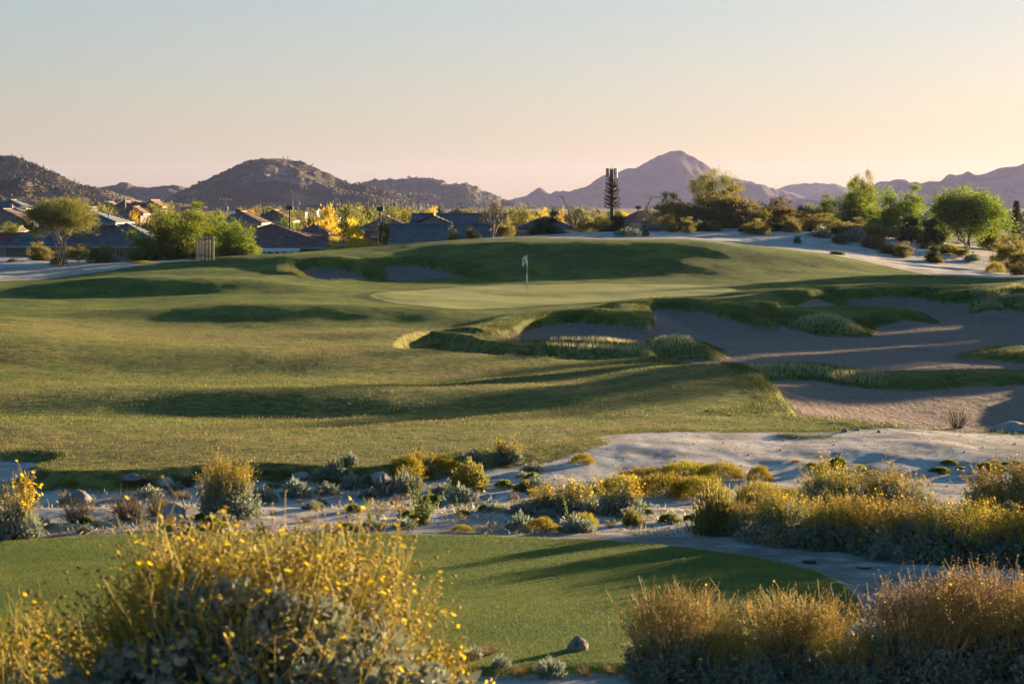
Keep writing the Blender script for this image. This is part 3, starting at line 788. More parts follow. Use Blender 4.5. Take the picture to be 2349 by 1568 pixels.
def bare_tree_mesh(seed, h, w):
    rng = np.random.default_rng(seed); A = []; B = []; Rr = []
    def grow(p, d, L, r, lv):
        e = p + d*L; A.append(p); B.append(e); Rr.append(r)
        if lv == 0: return
        for k in range(3 if lv > 1 else 4):
            nd = d + rng.normal(size=3)*0.48; nd[2] += 0.12; nd /= np.linalg.norm(nd)
            grow(p + d*L*rng.uniform(0.6, 1.0), nd, L*rng.uniform(0.6, 0.82), r*0.6, lv-1)
    for s in range(4):
        q = s*1.57 + rng.uniform(-0.4, 0.4); d = np.array([math.cos(q)*0.5, math.sin(q)*0.5, 1.0]); d /= np.linalg.norm(d)
        grow(np.zeros(3), d, h*0.34, 0.07, 5)
    A = np.array(A); B = np.array(B); f = h / B[:, 2].max(); A[:, 2] *= f; B[:, 2] *= f
    g = w*0.5 / np.percentile(np.abs(B[:, :2]), 99); A[:, :2] *= g; B[:, :2] *= g
    Rr = np.array(Rr); big = Rr > 0.03
    return (Soup().add(strips(A[big], B[big], Rr[big], rng, 0.06)).mesh('bare_trunk', M_BARE),
            Soup().add(strips(A[~big], B[~big], np.maximum(Rr[~big], 0.008), rng, 0.08)).mesh('bare_crown', M_BARE))

def brittlebush(seed, rad, hgt, nros, nleaf, nstalk, stalk, flower_p, leaf_len=0.06, thick=0.003, head=0.011, petal=0.020, front=1.0, stalk_mat=None):
    """grey mound + tall flower stalks; returns dict of meshes"""
    rng = np.random.default_rng(seed)
    d = rng.normal(size=(nros, 3)); d[:, 2] = np.abs(d[:, 2])*0.9 + 0.02; d /= np.linalg.norm(d, axis=1, keepdims=True)
    lump = 0.80 + 0.30*np.array([mnoise.noise(Vector((x*2.2, y*2.2, z_*2.2 + seed))) for x, y, z_ in d])
    rr = rng.uniform(0.62, 1.0, nros) * lump * 1.12
    p = d * rr[:, None] * np.array([rad, rad, hgt])
    c = np.repeat(p, nleaf, 0) + rng.normal(size=(nros*nleaf, 3))*leaf_len*0.55
    o = np.repeat(d, nleaf, 0)*0.8 + np.array([0, 0, 0.35])
    out = {'foliage': Soup().add(leaves(c, leaf_len, 0.52, rng, o, 0.45)).mesh('brittlebush_foliage', M_GREYLEAF)}
    k = rng.choice(nros, min(nros, 160), replace=False)
    b0 = rng.normal(size=(len(k), 3))*np.array([0.12, 0.12, 0.0])*rad
    out['stem'] = Soup().add(strips(b0, p[k], 0.006, rng, 0.08)).mesh('brittlebush_stems', M_TWIG)
    pz = np.clip(d[:, 2] - 0.42, 0, 1)**0.8 + 0.01; pz = pz * np.where(d[:, 1] < 0.10, front, 1.0); i = rng.choice(nros, nstalk, replace=True, p=pz/pz.sum())
    up = d[i]*np.array([0.60, 0.60, 0.4]) + np.array([0, 0, 0.8]) + rng.normal(size=(nstalk, 3))*0.18
    up /= np.linalg.norm(up, axis=1, keepdims=True)
    a = p[i]; L = stalk * rng.uniform(0.45, 1.15, nstalk) * (0.35 + 0.65*np.clip(d[i][:, 2]*1.6, 0, 1))
    bt = a + up*L[:, None]
    so = Soup().add(strips(a, bt, thick, rng, 0.07))
    ends = [bt]
    for q in range(3):
        tip = bt + (up*0.6 + rng.normal(size=(nstalk, 3))*0.55) * (L*0.28)[:, None]
        so.add(strips(a + (bt-a)*rng.uniform(0.75, 0.98, (nstalk, 1)), tip, thick*0.7, rng, 0.08)); ends.append(tip)
    out['stalk'] = so.mesh('brittlebush_stalks', stalk_mat or M_STALK)
    e = np.concatenate(ends); fl = rng.random(len(e)) < flower_p
    out['seed_head'] = Soup().add(beads(e[~fl], head, rng)).mesh('brittlebush_seed_heads', M_SEED)
    if fl.any(): out['flower'] = Soup().add(daisies(e[fl], petal, rng)).mesh('brittlebush_flowers', M_PETAL)
    return out

def cushion_mesh(seed, n, ln, asp, mat, rng_up=0.9, name='cushion', low=0.4):
    """unit cushion (radius 1, height 1) of fine upright twigs"""
    rng = np.random.default_rng(seed)
    d = rng.normal(size=(n, 3)); d[:, 2] = np.abs(d[:, 2]); d /= np.linalg.norm(d, axis=1, keepdims=True)
    lump = np.array([1 + 0.35*mnoise.noise(Vector((x*2.6+seed, y*2.6, z_*2.6))) for x, y, z_ in d])
    c = d * (rng.uniform(low, 1.0, n)**0.5 * lump * 0.92)[:, None]
    o = d*0.7 + np.array([0, 0, rng_up])
    return Soup().add(leaves(c, ln, asp, rng, o, 0.7)).mesh(name, mat)

def stalk_weed_mesh(seed, n_st, h, mat):
    rng = np.random.default_rng(seed); so = Soup()
    a = np.zeros((n_st, 3)) + rng.normal(size=(n_st, 3))*np.array([0.04, 0.04, 0])
    lean = rng.normal(size=(n_st, 3))*0.28; lean[:, 2] = 1.0
    b_ = a + lean*h*rng.uniform(0.6, 1.0, (n_st, 1))
    so.add(strips(a, b_, 0.007, rng, 0.03))
    per = 90
    t = rng.uniform(0.12, 1.0, (n_st, per, 1)); c = (a[:, None]*(1-t) + b_[:, None]*t).reshape(-1, 3)
    ln = 0.085*(1.15 - 0.75*t.reshape(-1))
    d, s = rot_frames(len(c), rng, np.tile((0, 0, 1.0), (len(c), 1)), 0.45)
    w = ln[:, None]*0.16
    v = np.stack([c, c + d*ln[:, None]*0.5 + s*w, c + d*ln[:, None], c + d*ln[:, None]*0.5 - s*w], 1).reshape(-1, 3)
    so.add((v, np.arange(4*len(c)).reshape(-1, 4)))
    return so.mesh('stalk_weed', mat)

def twig_clump_mesh(seed, n, mat, spread=0.75, thick=0.006):
    rng = np.random.default_rng(seed)
    d = rng.normal(size=(n, 3)); d[:, :2] *= spread; d[:, 2] = np.abs(d[:, 2])*0.7 + 0.35; d /= np.linalg.norm(d, axis=1, keepdims=True)
    a = d*np.array([0.25, 0.25, 0.02]); b_ = d*rng.uniform(0.55, 1.0, (n, 1))
    so = Soup().add(strips(a, b_, thick, rng, 0.07))
    m = rng.integers(0, n, n*2); t = rng.uniform(0.4, 0.9, (n*2, 1)); p = a[m]*(1-t) + b_[m]*t
    so.add(strips(p, p + (d[m] + rng.normal(size=(n*2, 3))*0.5)*rng.uniform(0.1, 0.3, (n*2, 1)), thick*0.6, rng, 0.1))
    return so.mesh('twig_clump', mat)

def rock_mesh(seed, mat):
    bm = bmesh.new(); bmesh.ops.create_icosphere(bm, subdivisions=3, radius=1.0)
    for v in bm.verts:
        n = v.co.normalized()
        f = 1 + 0.28*mnoise.noise(n*1.3 + Vector((seed*3.1, 0, 0))) + 0.12*mnoise.noise(n*3.1 + Vector((0, seed, 0))) + 0.04*mnoise.noise(n*8)
        v.co = n*f
        for ax in (Vector((0.6, 0.5, 0.62)), Vector((-0.7, 0.3, 0.6)), Vector((0.1, -0.8, 0.55))):
            k = v.co.dot(ax.normalized()) - 0.82
            if k > 0: v.co -= ax.normalized()*k*0.85
        if v.co.z < -0.25: v.co.z = -0.25 - (v.co.z+0.25)*-0.2
    me = bpy.data.meshes.new('rock'); bm.to_mesh(me); bm.free()
    me.polygons.foreach_set('use_smooth', np.ones(len(me.polygons), bool)); me.materials.append(mat)
    return me

# ---------------------------------------------------------------- houses
M_ROOF_BLUE = simple_mat('roof_slate_blue', (0.110, 0.122, 0.148), 0.75, 0.25, 1.5)
M_ROOF_TILE = simple_mat('roof_tile_purple', (0.200, 0.098, 0.086), 0.75, 0.35, 2.5)
M_ROOF_BROWN = simple_mat('roof_tile_brown', (0.210, 0.140, 0.115), 0.8, 0.3, 2.0)
M_ROOF_RED = simple_mat('roof_tile_red', (0.200, 0.075, 0.050), 0.8, 0.3, 2.0)
M_WALL_TAUPE = simple_mat('stucco_taupe', (0.190, 0.160, 0.135), 0.95, 0.10, 6)
M_WALL_GREY = simple_mat('stucco_grey', (0.230, 0.215, 0.200), 0.95, 0.10, 6)
M_WALL_CREAM = simple_mat('stucco_cream', (0.340, 0.290, 0.240), 0.95, 0.10, 6)
M_WALL_PINK = simple_mat('stucco_pink', (0.300, 0.210, 0.180), 0.95, 0.10, 6)
M_FASCIA = simple_mat('fascia_paint', (0.300, 0.260, 0.220), 0.7, 0.1, 5)
M_WHITE = simple_mat('white_paint', (0.740, 0.740, 0.720), 0.6, 0.06, 5)
M_GLASS = simple_mat('window_glass', (0.030, 0.036, 0.042), 0.12, 0.2, 2, spec=0.6)
M_POLE = simple_mat('pole_dark', (0.040, 0.034, 0.030), 0.7, 0.2, 8)
M_POLEGREY = simple_mat('pole_galvanised', (0.300, 0.290, 0.280), 0.6, 0.15, 8)
M_WOOD = simple_mat('weathered_wood', (0.240, 0.190, 0.165), 0.9, 0.3, 14)
M_SLATS = [simple_mat('slat_pale', (0.330, 0.290, 0.275), 0.9, 0.2, 14), simple_mat('slat_dark', (0.110, 0.080, 0.070), 0.9, 0.3, 14), simple_mat('slat_brown', (0.220, 0.150, 0.120), 0.9, 0.3, 14)]

def roof_plane(mb, A, B, C, D, course=0.36, barrel=0.0):
    """A-B eave, D-C ridge (C above B, D above A). Courses overlap like tiles; barrel > 0 adds the roll of each tile."""
    A, B, C, D = map(Vector, (A, B, C, D))
    up = ((C + D)*0.5 - (A + B)*0.5); n = max(2, int(up.length / course))
    nrm = (B - A).cross(up).normalized()
    if nrm.z < 0: nrm = -nrm
    lat = (B - A).normalized()
    for i in range(n):
        t0, t1 = i/n, (i+1)/n
        a0, b0 = A.lerp(D, t0), B.lerp(C, t0); a1, b1 = A.lerp(D, t1), B.lerp(C, t1)
        if barrel <= 0:
            lo = nrm*0.045; mb.add([a0, b0, b0+lo, a0+lo, b1+nrm*0.004, a1+nrm*0.004], [(0, 1, 2, 3), (3, 2, 4, 5)])
            continue
        w0 = (b0 - a0).length; m = max(1, int(w0 / barrel)) * 3
        vs = []; fs = []
        for k in range(m + 1):
            s = k / m
            lift = 0.055 * abs(math.sin(math.pi * (a0.lerp(b0, s) - A).dot(lat) / barrel))
            vs += [a0.lerp(b0, s) + nrm*0.0, a0.lerp(b0, s) + nrm*(0.04+lift), a1.lerp(b1, s) + nrm*(0.004 + lift*0.8)]
        for k in range(m):
            q = k*3; fs += [(q, q+3, q+4, q+1), (q+1, q+4, q+5, q+2)]
        mb.add(vs, fs)
def hip_block(x0, x1, y0, y1, ze, rise, mb_roof, barrel=0.0, over=0.45, kind='hip', course=0.36):
    x0 -= over; x1 += over; y0 -= over; y1 += over
    w, d = x1-x0, y1-y0; zr = ze + rise
    if kind == 'hip':
        if w >= d:
            r = d*0.5; p, q = Vector((x0+r, y0+r, zr)), Vector((x1-r, y0+r, zr))
        else:
            r = w*0.5; p, q = Vector((x0+r, y0+r, zr)), Vector((x0+r, y1-r, zr))
        a, b, c, e = Vector((x0,y0,ze)), Vector((x1,y0,ze)), Vector((x1,y1,ze)), Vector((x0,y1,ze))
        if w >= d:
            roof_plane(mb_roof, a, b, q, p, course, barrel); roof_plane(mb_roof, b, c, q, q, course, barrel)
            roof_plane(mb_roof, c, e, p, q, course, barrel); roof_plane(mb_roof, e, a, p, p, course, barrel)
        else:
            roof_plane(mb_roof, a, b, p, p, course, barrel); roof_plane(mb_roof, b, c, q, p, course, barrel)
            roof_plane(mb_roof, c, e, q, q, course, barrel); roof_plane(mb_roof, e, a, p, q, course, barrel)
        return [(p, q)] + [(a, p), (b, q if w >= d else p), (c, q), (e, p if w >= d else q)]
    if kind == 'gable_x':      # ridge along x
        p, q = Vector((x0, (y0+y1)/2, zr)), Vector((x1, (y0+y1)/2, zr))
        roof_plane(mb_roof, (x0,y0,ze), (x1,y0,ze), q, p, course, barrel); roof_plane(mb_roof, (x1,y1,ze), (x0,y1,ze), p, q, course, barrel)
        return [(p, q)]
    p, q = Vector(((x0+x1)/2, y0, zr)), Vector(((x0+x1)/2, y1, zr))
    roof_plane(mb_roof, (x1,y0,ze), (x1,y1,ze), q, p, course, barrel); roof_plane(mb_roof, (x0,y1,ze), (x0,y0,ze), p, q, course, barrel)
    return [(p, q)]

def house(label, D, blocks, roof_mat, wall_mat, barrel=0.0, base=None, windows=(), group=None, cat='house', name='house', vents=()):
    """blocks: (vx0, vx1, distance offset, depth, eave row vy, rise, kind). All photo rows are taken at the block's own front."""
    g = min(gz((b[0]-CX)*(D+b[2])/F, D+b[2]+b[3]/2) for b in blocks) if base is None else base
    cx = (blocks[0][0] + blocks[0][1])/2
    root = link(name, None, None, ((cx-CX)*D/F, D, g)); O = root.location.copy()
    tag(root, label, cat, group)
    rm, wm, fm_ = MB(), MB(), MB(); caps = []
    for vx0, vx1, dD, dep, vy, rise, kind in blocks:
        d = D + dD; x0, x1 = (vx0-CX)*d/F - O.x, (vx1-CX)*d/F - O.x
        y0, y1 = d - O.y, d + dep - O.y; ze = (HY-vy)*d/F - O.z
        wm.box(x0, x1, y0, y1, -0.6, ze + 0.02)
        if kind.startswith('gable'):
            if kind == 'gable_y':
                wm.add([(x0,y0,ze),(x1,y0,ze),((x0+x1)/2,y0,ze+rise*0.93),(x0,y1,ze),(x1,y1,ze),((x0+x1)/2,y1,ze+rise*0.93)], [(0,1,2),(4,3,5)])
            else:
                wm.add([(x0,y0,ze),(x0,y1,ze),(x0,(y0+y1)/2,ze+rise*0.93),(x1,y0,ze),(x1,y1,ze),(x1,(y0+y1)/2,ze+rise*0.93)], [(1,0,2),(3,4,5)])
        rl = hip_block(x0, x1, y0, y1, ze, rise, rm, barrel, 0.45, kind, 0.36 if D < 260 else 0.6)
        for p, q in rl:
            if (p-q).length > 0.3: caps.append((p + Vector((0,0,0.06)), q + Vector((0,0,0.06))))
        o = 0.47
        fm_.box(x0-o, x1+o, y0-o-0.03, y0-o, ze-0.20, ze-0.005); fm_.box(x1+o, x1+o+0.03, y0-o, y1+o, ze-0.20, ze-0.005)
        fm_.box(x0-o-0.03, x0-o, y0-o, y1+o, ze-0.20, ze-0.005)
        fm_.box(x0-o+0.01, x1+o-0.01, y0-o+0.01, y1+o-0.01, ze-0.05, ze-0.012)
    wm.build('wall', wall_mat, root); r = rm.build('roof', roof_mat, root); fm_.build('fascia', M_FASCIA, root)
    for p, q in caps:
        cm = MB(); cm.tube([p, q], 0.10, 5); cm.build('ridge_cap', roof_mat, r)
    for bi, s0, s1, v0, v1 in windows:      # block, position along the front 0..1, rows
        vx0, vx1, dD, dep, vy, rise, kind = blocks[bi]; d = D + dD
        xa = (vx0 + (vx1-vx0)*s0 - CX)*d/F - O.x; xb = (vx0 + (vx1-vx0)*s1 - CX)*d/F - O.x
        za, zb_ = (HY-v1)*d/F - O.z, (HY-v0)*d/F - O.z; y0 = d - O.y
        f = MB(); t = 0.07
        f.box(xa-t, xb+t, y0-0.05, y0+0.02, zb_, zb_+t); f.box(xa-t, xb+t, y0-0.05, y0+0.02, za-t, za)
        f.box(xa-t, xa, y0-0.05, y0+0.02, za, zb_); f.box(xb, xb+t, y0-0.05, y0+0.02, za, zb_); f.box((xa+xb)/2-0.025, (xa+xb)/2+0.025, y0-0.04, y0+0.02, za, zb_)
        wo = f.build('window', M_WHITE if wall_mat in (M_WALL_CREAM, M_WALL_PINK) else M_FASCIA, root)
        gp = MB(); gp.box(xa, xb, y0-0.015, y0+0.01, za, zb_); gp.build('pane', M_GLASS, wo)
    for bi, s, t in vents:
        vx0, vx1, dD, dep, vy, rise, kind = blocks[bi]; d = D + dD
        xa = (vx0 + (vx1-vx0)*s - CX)*d/F - O.x; ya = (d - O.y) + dep*0.5*t; za = (HY-vy)*d/F - O.z + rise*t*0.92
        vm = MB(); vm.tube([(xa, ya, za-0.1), (xa, ya, za+0.32)], 0.05, 6); vm.tube([(xa, ya, za+0.30), (xa, ya, za+0.42)], [0.14, 0.05], 6)
        vm.build('roof_vent', M_POLEGREY, r)
    return root

# near row of houses behind the course
house('dark two-storey house with slate blue hip roofs behind the pale-trunked tree at left', 204,
      [(14,160,0,9,563,1.62,'hip'), (193,360,0,9,563,1.75,'hip'), (127,254,2,9.4,511,0.98,'hip'), (150,200,1.5,7,566,0.5,'hip')], M_ROOF_BLUE, M_WALL_TAUPE,
      windows=[(0,0.55,0.85,572,590),(1,0.45,0.53,574,588),(1,0.70,0.78,574,588),(2,0.62,0.80,520,538)], vents=[(2,0.9,0.4),(1,0.45,0.6),(1,0.38,0.4)])
house('single-storey house with purple barrel-tile hip roof and white patio cover', 200,
      [(470,748,0,11.5,566,1.75,'hip'), (692,744,13,4,537,0.75,'hip'), (716,782,5,7,558,0.7,'hip')], M_ROOF_TILE, M_WALL_TAUPE, 0.30,
      windows=[(0,0.55,0.68,576,590)], vents=[(0,0.42,0.3),(0,0.62,0.3)])
house('slate blue house with a small cross gable behind the big grass mound', 203,
      [(952,1150,3,9,516,0.85,'gable_x'), (952,1035,1.2,5,516,0.80,'gable_y'), (903,1118,-6,7.0,557,1.42,'gable_x')], M_ROOF_BLUE, M_WALL_GREY)
house('low grey-blue hip-roofed house behind the dark round bush', 206,
      [(1196,1312,0,9,527,1.0,'hip')], M_ROOF_BLUE, M_WALL_GREY, windows=[(0,0.75,0.95,531,539)])
house('house with maroon barrel-tile roof beside the fake pine tower', 236,
      [(1432,1518,0,8,511,1.05,'hip')], M_ROOF_TILE, M_WALL_CREAM, 0.34)
house('brown-roofed house between the yellow trees and the slate blue house', 228,
      [(838,930,0,9,524,1.05,'hip'), (862,905,-6,6,540,0.8,'hip')], M_ROOF_BROWN, M_WALL_TAUPE, 0.34)
house('house with lit tile roof at the far left edge', 246,
      [(-60,48,0,9,506,1.1,'hip'), (-40,30,-7,7,528,0.9,'gable_x')], M_ROOF_BROWN, M_WALL_CREAM, 0.34)
house('low red tile roof in the bottom left corner of the housing', 208,
      [(-90,30,-2,7,560,0.8,'gable_x')], M_ROOF_RED, M_WALL_CREAM, 0.32)
house('brown roof peeping over the round green tree', 244,
      [(505,590,0,9,512,1.1,'hip')], M_ROOF_BROWN, M_WALL_TAUPE, 0.34, vents=[(0,0.6,0.5)])
house('dim purple roof behind the yellow-green tree', 262, [(588,660,0,9,507,1.1,'hip')], M_ROOF_TILE, M_WALL_TAUPE, 0.36)
# houses at the foot of the left hill
house('grey two-storey house at the foot of the left hill by the frame edge', 345, [(-20,52,0,9,477,1.1,'hip'), (-30,60,-8,8,492,1.0,'hip')], M_ROOF_BLUE, M_WALL_GREY, windows=[(0,0.6,0.75,480,488)])
house('two-storey house with bright white roof edge below the left hill', 355, [(58,112,0,10,478,0.7,'gable_x'), (52,130,-6,6,490,0.9,'hip')], M_ROOF_BROWN, M_WALL_CREAM, windows=[(0,0.3,0.5,480,487)])
house('cream house with small windows on the hill foot', 385, [(224,262,0,9,475,0.8,'hip'), (205,236,-3,8,478,0.8,'hip')], M_ROOF_BROWN, M_WALL_CREAM, windows=[(0,0.25,0.4,477,483),(0,0.5,0.65,477,483)])
house('dark-roofed cream house in the middle of the hill-foot row', 380, [(262,300,0,9,476,0.95,'hip'), (292,326,-2,8,475,0.8,'hip')], M_ROOF_TILE, M_WALL_CREAM, windows=[(1,0.2,0.4,478,484),(1,0.6,0.75,478,484)])
house('pink stucco house at the right end of the hill-foot row', 378, [(326,366,0,9,474,1.0,'gable_y')], M_ROOF_TILE, M_WALL_PINK, windows=[(0,0.2,0.35,478,484),(0,0.6,0.75,478,484)])
house('brown roof rising over the pale-trunked tree', 300, [(172,222,0,9,491,0.8,'hip')], M_ROOF_BROWN, M_WALL_TAUPE)
house('low dark roof beside the light pole under the hill-foot houses', 330, [(284,322,0,8,490,0.9,'hip')], M_ROOF_TILE, M_WALL_TAUPE)
house('long low house with dark roof beside the lamp post at the left edge', 300, [(28,100,0,8,500,0.9,'hip')], M_ROOF_BLUE, M_WALL_CREAM)
# far roofs on the plain
for lab, D_, v0, v1, ve, rs, rmt, wmt in (
    ('tiny white gable house left of the yellow tree tops', 620, 708, 727, 481, 0.9, M_ROOF_BROWN, M_WHITE),
    ('tiny white gable house above the yellow tree', 600, 761, 776, 482, 0.9, M_ROOF_BROWN, M_WHITE),
    ('long pale flat building on the plain right of the slate blue house', 640, 1090, 1160, 492, 0.3, M_WHITE, M_WALL_CREAM),
    ('blue-grey shed roof on the plain behind the leaning street light', 560, 948, 975, 491, 0.6, M_ROOF_BLUE, M_WALL_GREY),
    ('grey low building left of the bare tree tops on the plain', 520, 1135, 1172, 497, 0.5, M_ROOF_BLUE, M_WALL_GREY),
    ('pale flat roof far behind the fake pine tower', 700, 1340, 1372, 489, 0.3, M_WHITE, M_WALL_CREAM),
    ('pale building right of the fake pine tower trunk', 720, 1396, 1430, 489, 0.4, M_WHITE, M_WALL_CREAM),
    ('small dark roof far beyond the lamp post', 640, 660, 700, 483, 0.8, M_ROOF_BROWN, M_WALL_CREAM),
    ('low white roof between the far utility poles', 580, 500, 545, 490, 0.4, M_WHITE, M_WALL_CREAM)):
    house(lab, D_, [(v0, v1, 0, 8, ve, rs, 'gable_x')], rmt, wmt, cat='building', name='distant_house')

# white slatted patio cover beside the purple house
pc = link('patio_cover', None, None, W(630, 578, 196)); tag(pc, 'white slatted patio cover in front of the purple tile house', 'patio cover')
O = pc.location.copy(); O.z = gz(O.x, O.y); pc.location = O
zt = (HY-571)*196/F - O.z
mb = MB(); mb.box(-2.0, 1.85, 0, 2.6, zt-0.16, zt-0.02); mb.build('roof_panel', M_WHITE, pc)
mb = MB(); mb.box(-2.05, 1.9, -0.09, -0.01, zt-0.22, zt-0.03); mb.build('beam', M_WHITE, pc)
for k in range(7):
    mb = MB(); mb.box(-1.85+k*0.58, -1.77+k*0.58, -0.5, 0.7, zt-0.34, zt-0.17); mb.build('rafter', M_WHITE, pc)
for x in (-1.9, 0, 1.75):
    mb = MB(); mb.box(x-0.06, x+0.06, 0.1, 0.22, -0.3, zt-0.35); mb.build('post', M_WHITE, pc)

# wooden slat screen standing on the grass
p = seen(470, 597.5, 150); D_ = p.y
ws = link('slat_screen', None, None, p); tag(ws, 'tall narrow screen of weathered vertical slats in front of the green tree', 'screen')
wsl = (490-450)*D_/F; hs = (597-541)*D_/F
n = 12
for k in range(n):
    mb = MB(); x = -wsl/2 + (k+0.5)*wsl/n; hh = hs + random.uniform(-0.02, 0.02); yo = random.uniform(-0.012, 0.012)
    mb.box(x-wsl/n*0.34, x+wsl/n*0.34, yo-0.02, yo+0.02, -0.12, hh); mb.build('slat', M_SLATS[(0, 2, 0, 1, 0, 1, 2, 0, 1, 0, 2, 0)[k]], ws)
for zz in (0.3, hs-0.25):
    mb = MB(); mb.box(-wsl/2, wsl/2, 0.033, 0.075, zz, zz+0.09); mb.build('rail', M_WOOD, ws)
for sx in (-1, 1):
    mb = MB(); mb.box(sx*wsl/2-0.03, sx*wsl/2+0.03, 0.08, 0.16, -0.12, hs-0.01); mb.build('side_panel', M_WOOD, ws)

# ---------------------------------------------------------------- poles, lamps, the disguised mast
def pole(kind, vx, top, D, label, group=None, arm=0):
    """arm: photo columns the lamp arm reaches sideways"""
    x = (vx-CX)*D/F; g = gz(x, D); h = (HY-top)*D/F - g
    if kind == 'post':        # square shoebox lamp
        r = link('lamp_post', None, None, (x, D, g)); mb = MB(); mb.tube([(0,0,-0.3),(0,0,h-0.3)], [0.09,0.07], 8); mb.build('pole', M_POLE, r)
        mb = MB(); mb.box(-0.28,0.28,-0.2,0.2,h-0.34,h); mb.build('lamp_head', M_POLE, r); cat = 'lamp post'
    elif kind == 'arm':       # leaning arm street light
        r = link('street_light', None, None, (x, D, g)); mb = MB(); hk = h*0.80; mb.tube([(0,0,-0.3),(0,0,hk)], [0.09,0.06], 8); mb.build('pole', M_POLE, r)
        a = arm*D/F; mb = MB(); mb.tube([(0,0,hk-0.05),(a*0.25,0,hk+(h-hk)*0.32),(a*0.9,0,h-0.02),(a,0,h)], 0.045, 6); mb.build('arm', M_POLE, r)
        mb = MB(); s = 1 if a > 0 else -1; mb.box(min(a,a+s*0.6),max(a,a+s*0.6),-0.13,0.13,h-0.10,h+0.04); mb.build('lamp_head', M_POLEGREY, r); cat = 'street light'
    elif kind == 'small':     # short bracket lamp
        r = link('street_light', None, None, (x, D, g)); mb = MB(); mb.tube([(0,0,-0.3),(0,0,h)], [0.08,0.05], 6); mb.build('pole', M_POLEGREY, r)
        a = arm*D/F; mb = MB(); mb.box(min(0,a),max(0,a),-0.04,0.04,h-0.06,h); mb.build('arm', M_POLEGREY, r)
        mb = MB(); mb.box(a-0.22,a+0.22,-0.14,0.14,h-0.16,h-0.065); mb.build('lamp_head', M_WHITE, r); cat = 'street light'
    else:                     # utility pole
        r = link('utility_pole', None, None, (x, D, g)); mb = MB(); mb.tube([(0,0,-0.3),(0,0,h)], [0.17,0.10], 8); mb.build('pole', M_WOOD if kind == 'util' else M_POLEGREY, r)
        if kind == 'util':
            mb = MB(); mb.box(-1.0,1.0,-0.06,0.06,h-0.65,h-0.5); mb.build('crossarm', M_WOOD, r)
            for k in (-0.9,-0.35,0.35,0.9):
                mb = MB(); mb.tube([(k,0,h-0.5),(k,0,h-0.28)], 0.045, 6); mb.build('insulator', M_WHITE, r)
            mb = MB(); mb.tube([(0.26,0,h*0.70),(0.26,0,h*0.70+0.8)], 0.2, 8); mb.build('transformer', M_POLEGREY, r)
        cat = 'utility pole'
    return tag(r, label, cat, group)
pole('post', 872, 475, 200, 'tall dark lamp post with a box head right of the yellow trees')
pole('post', 665, 472, 214, 'dark lamp post with a box head above the purple roof')
pole('post', 547, 481, 250, 'plain dark lamp post right of the big green tree')
pole('arm', 925, 449, 290, 'street light leaning right above the brown roof', arm=15)
pole('arm', 792, 449, 300, 'street light leaning left in front of the central hill', arm=-12)
pole('arm', 1304, 450, 262, 'street light leaning left beside the bare tree', arm=-17)
pole('arm', 1484, 451, 250, 'street light leaning right beside the olive bushes', arm=11)
pole('small', 463, 473, 300, 'small white street lamp above the big green tree', arm=7)
pole('small', 47, 473, 262, 'small bright street lamp at the left edge houses', arm=3)
pole('small', 606, 473, 330, 'first of two small street lamps left of the lamp post', arm=1)
pole('small', 634, 473, 335, 'second of two small street lamps left of the lamp post', arm=5)
pole('small', 1079, 474, 420, 'short street lamp on the plain near the far pale building', arm=-4)
pole('small', 1099, 475, 380, 'street lamp beside the bare tree top', arm=-3)
pole('post', 1464, 472, 256, 'short lamp post on the maroon roof side')
pole('util', 517, 452, 420, 'utility pole with transformer right of the big green tree')
pole('util', 364, 456, 450, 'utility pole above the pink stucco house')
pole('plain', 287, 456, 330, 'pale plain pole in front of the hill-foot houses')
pole('plain', 27, 468, 280, 'short pale pole among the left edge roofs')
for i, (vx, tp, D_) in enumerate([(671,460,560),(684,447,640),(770,452,620),(779,462,600),(829,462,640),(853,456,620),(892,462,600),(905,448,620),(960,458,560),(966,462,600),(978,452,640),(1058,460,620),(1180,470,560),(1250,468,600),(1306,472,640),(880,455,700),(750,460,680),(818,467,700),(845,462,720),(945,455,690)]):
    pole('util' if i % 3 else 'plain', vx, tp, D_, 'thin utility pole far out on the plain below the central hill', 'far utility poles')

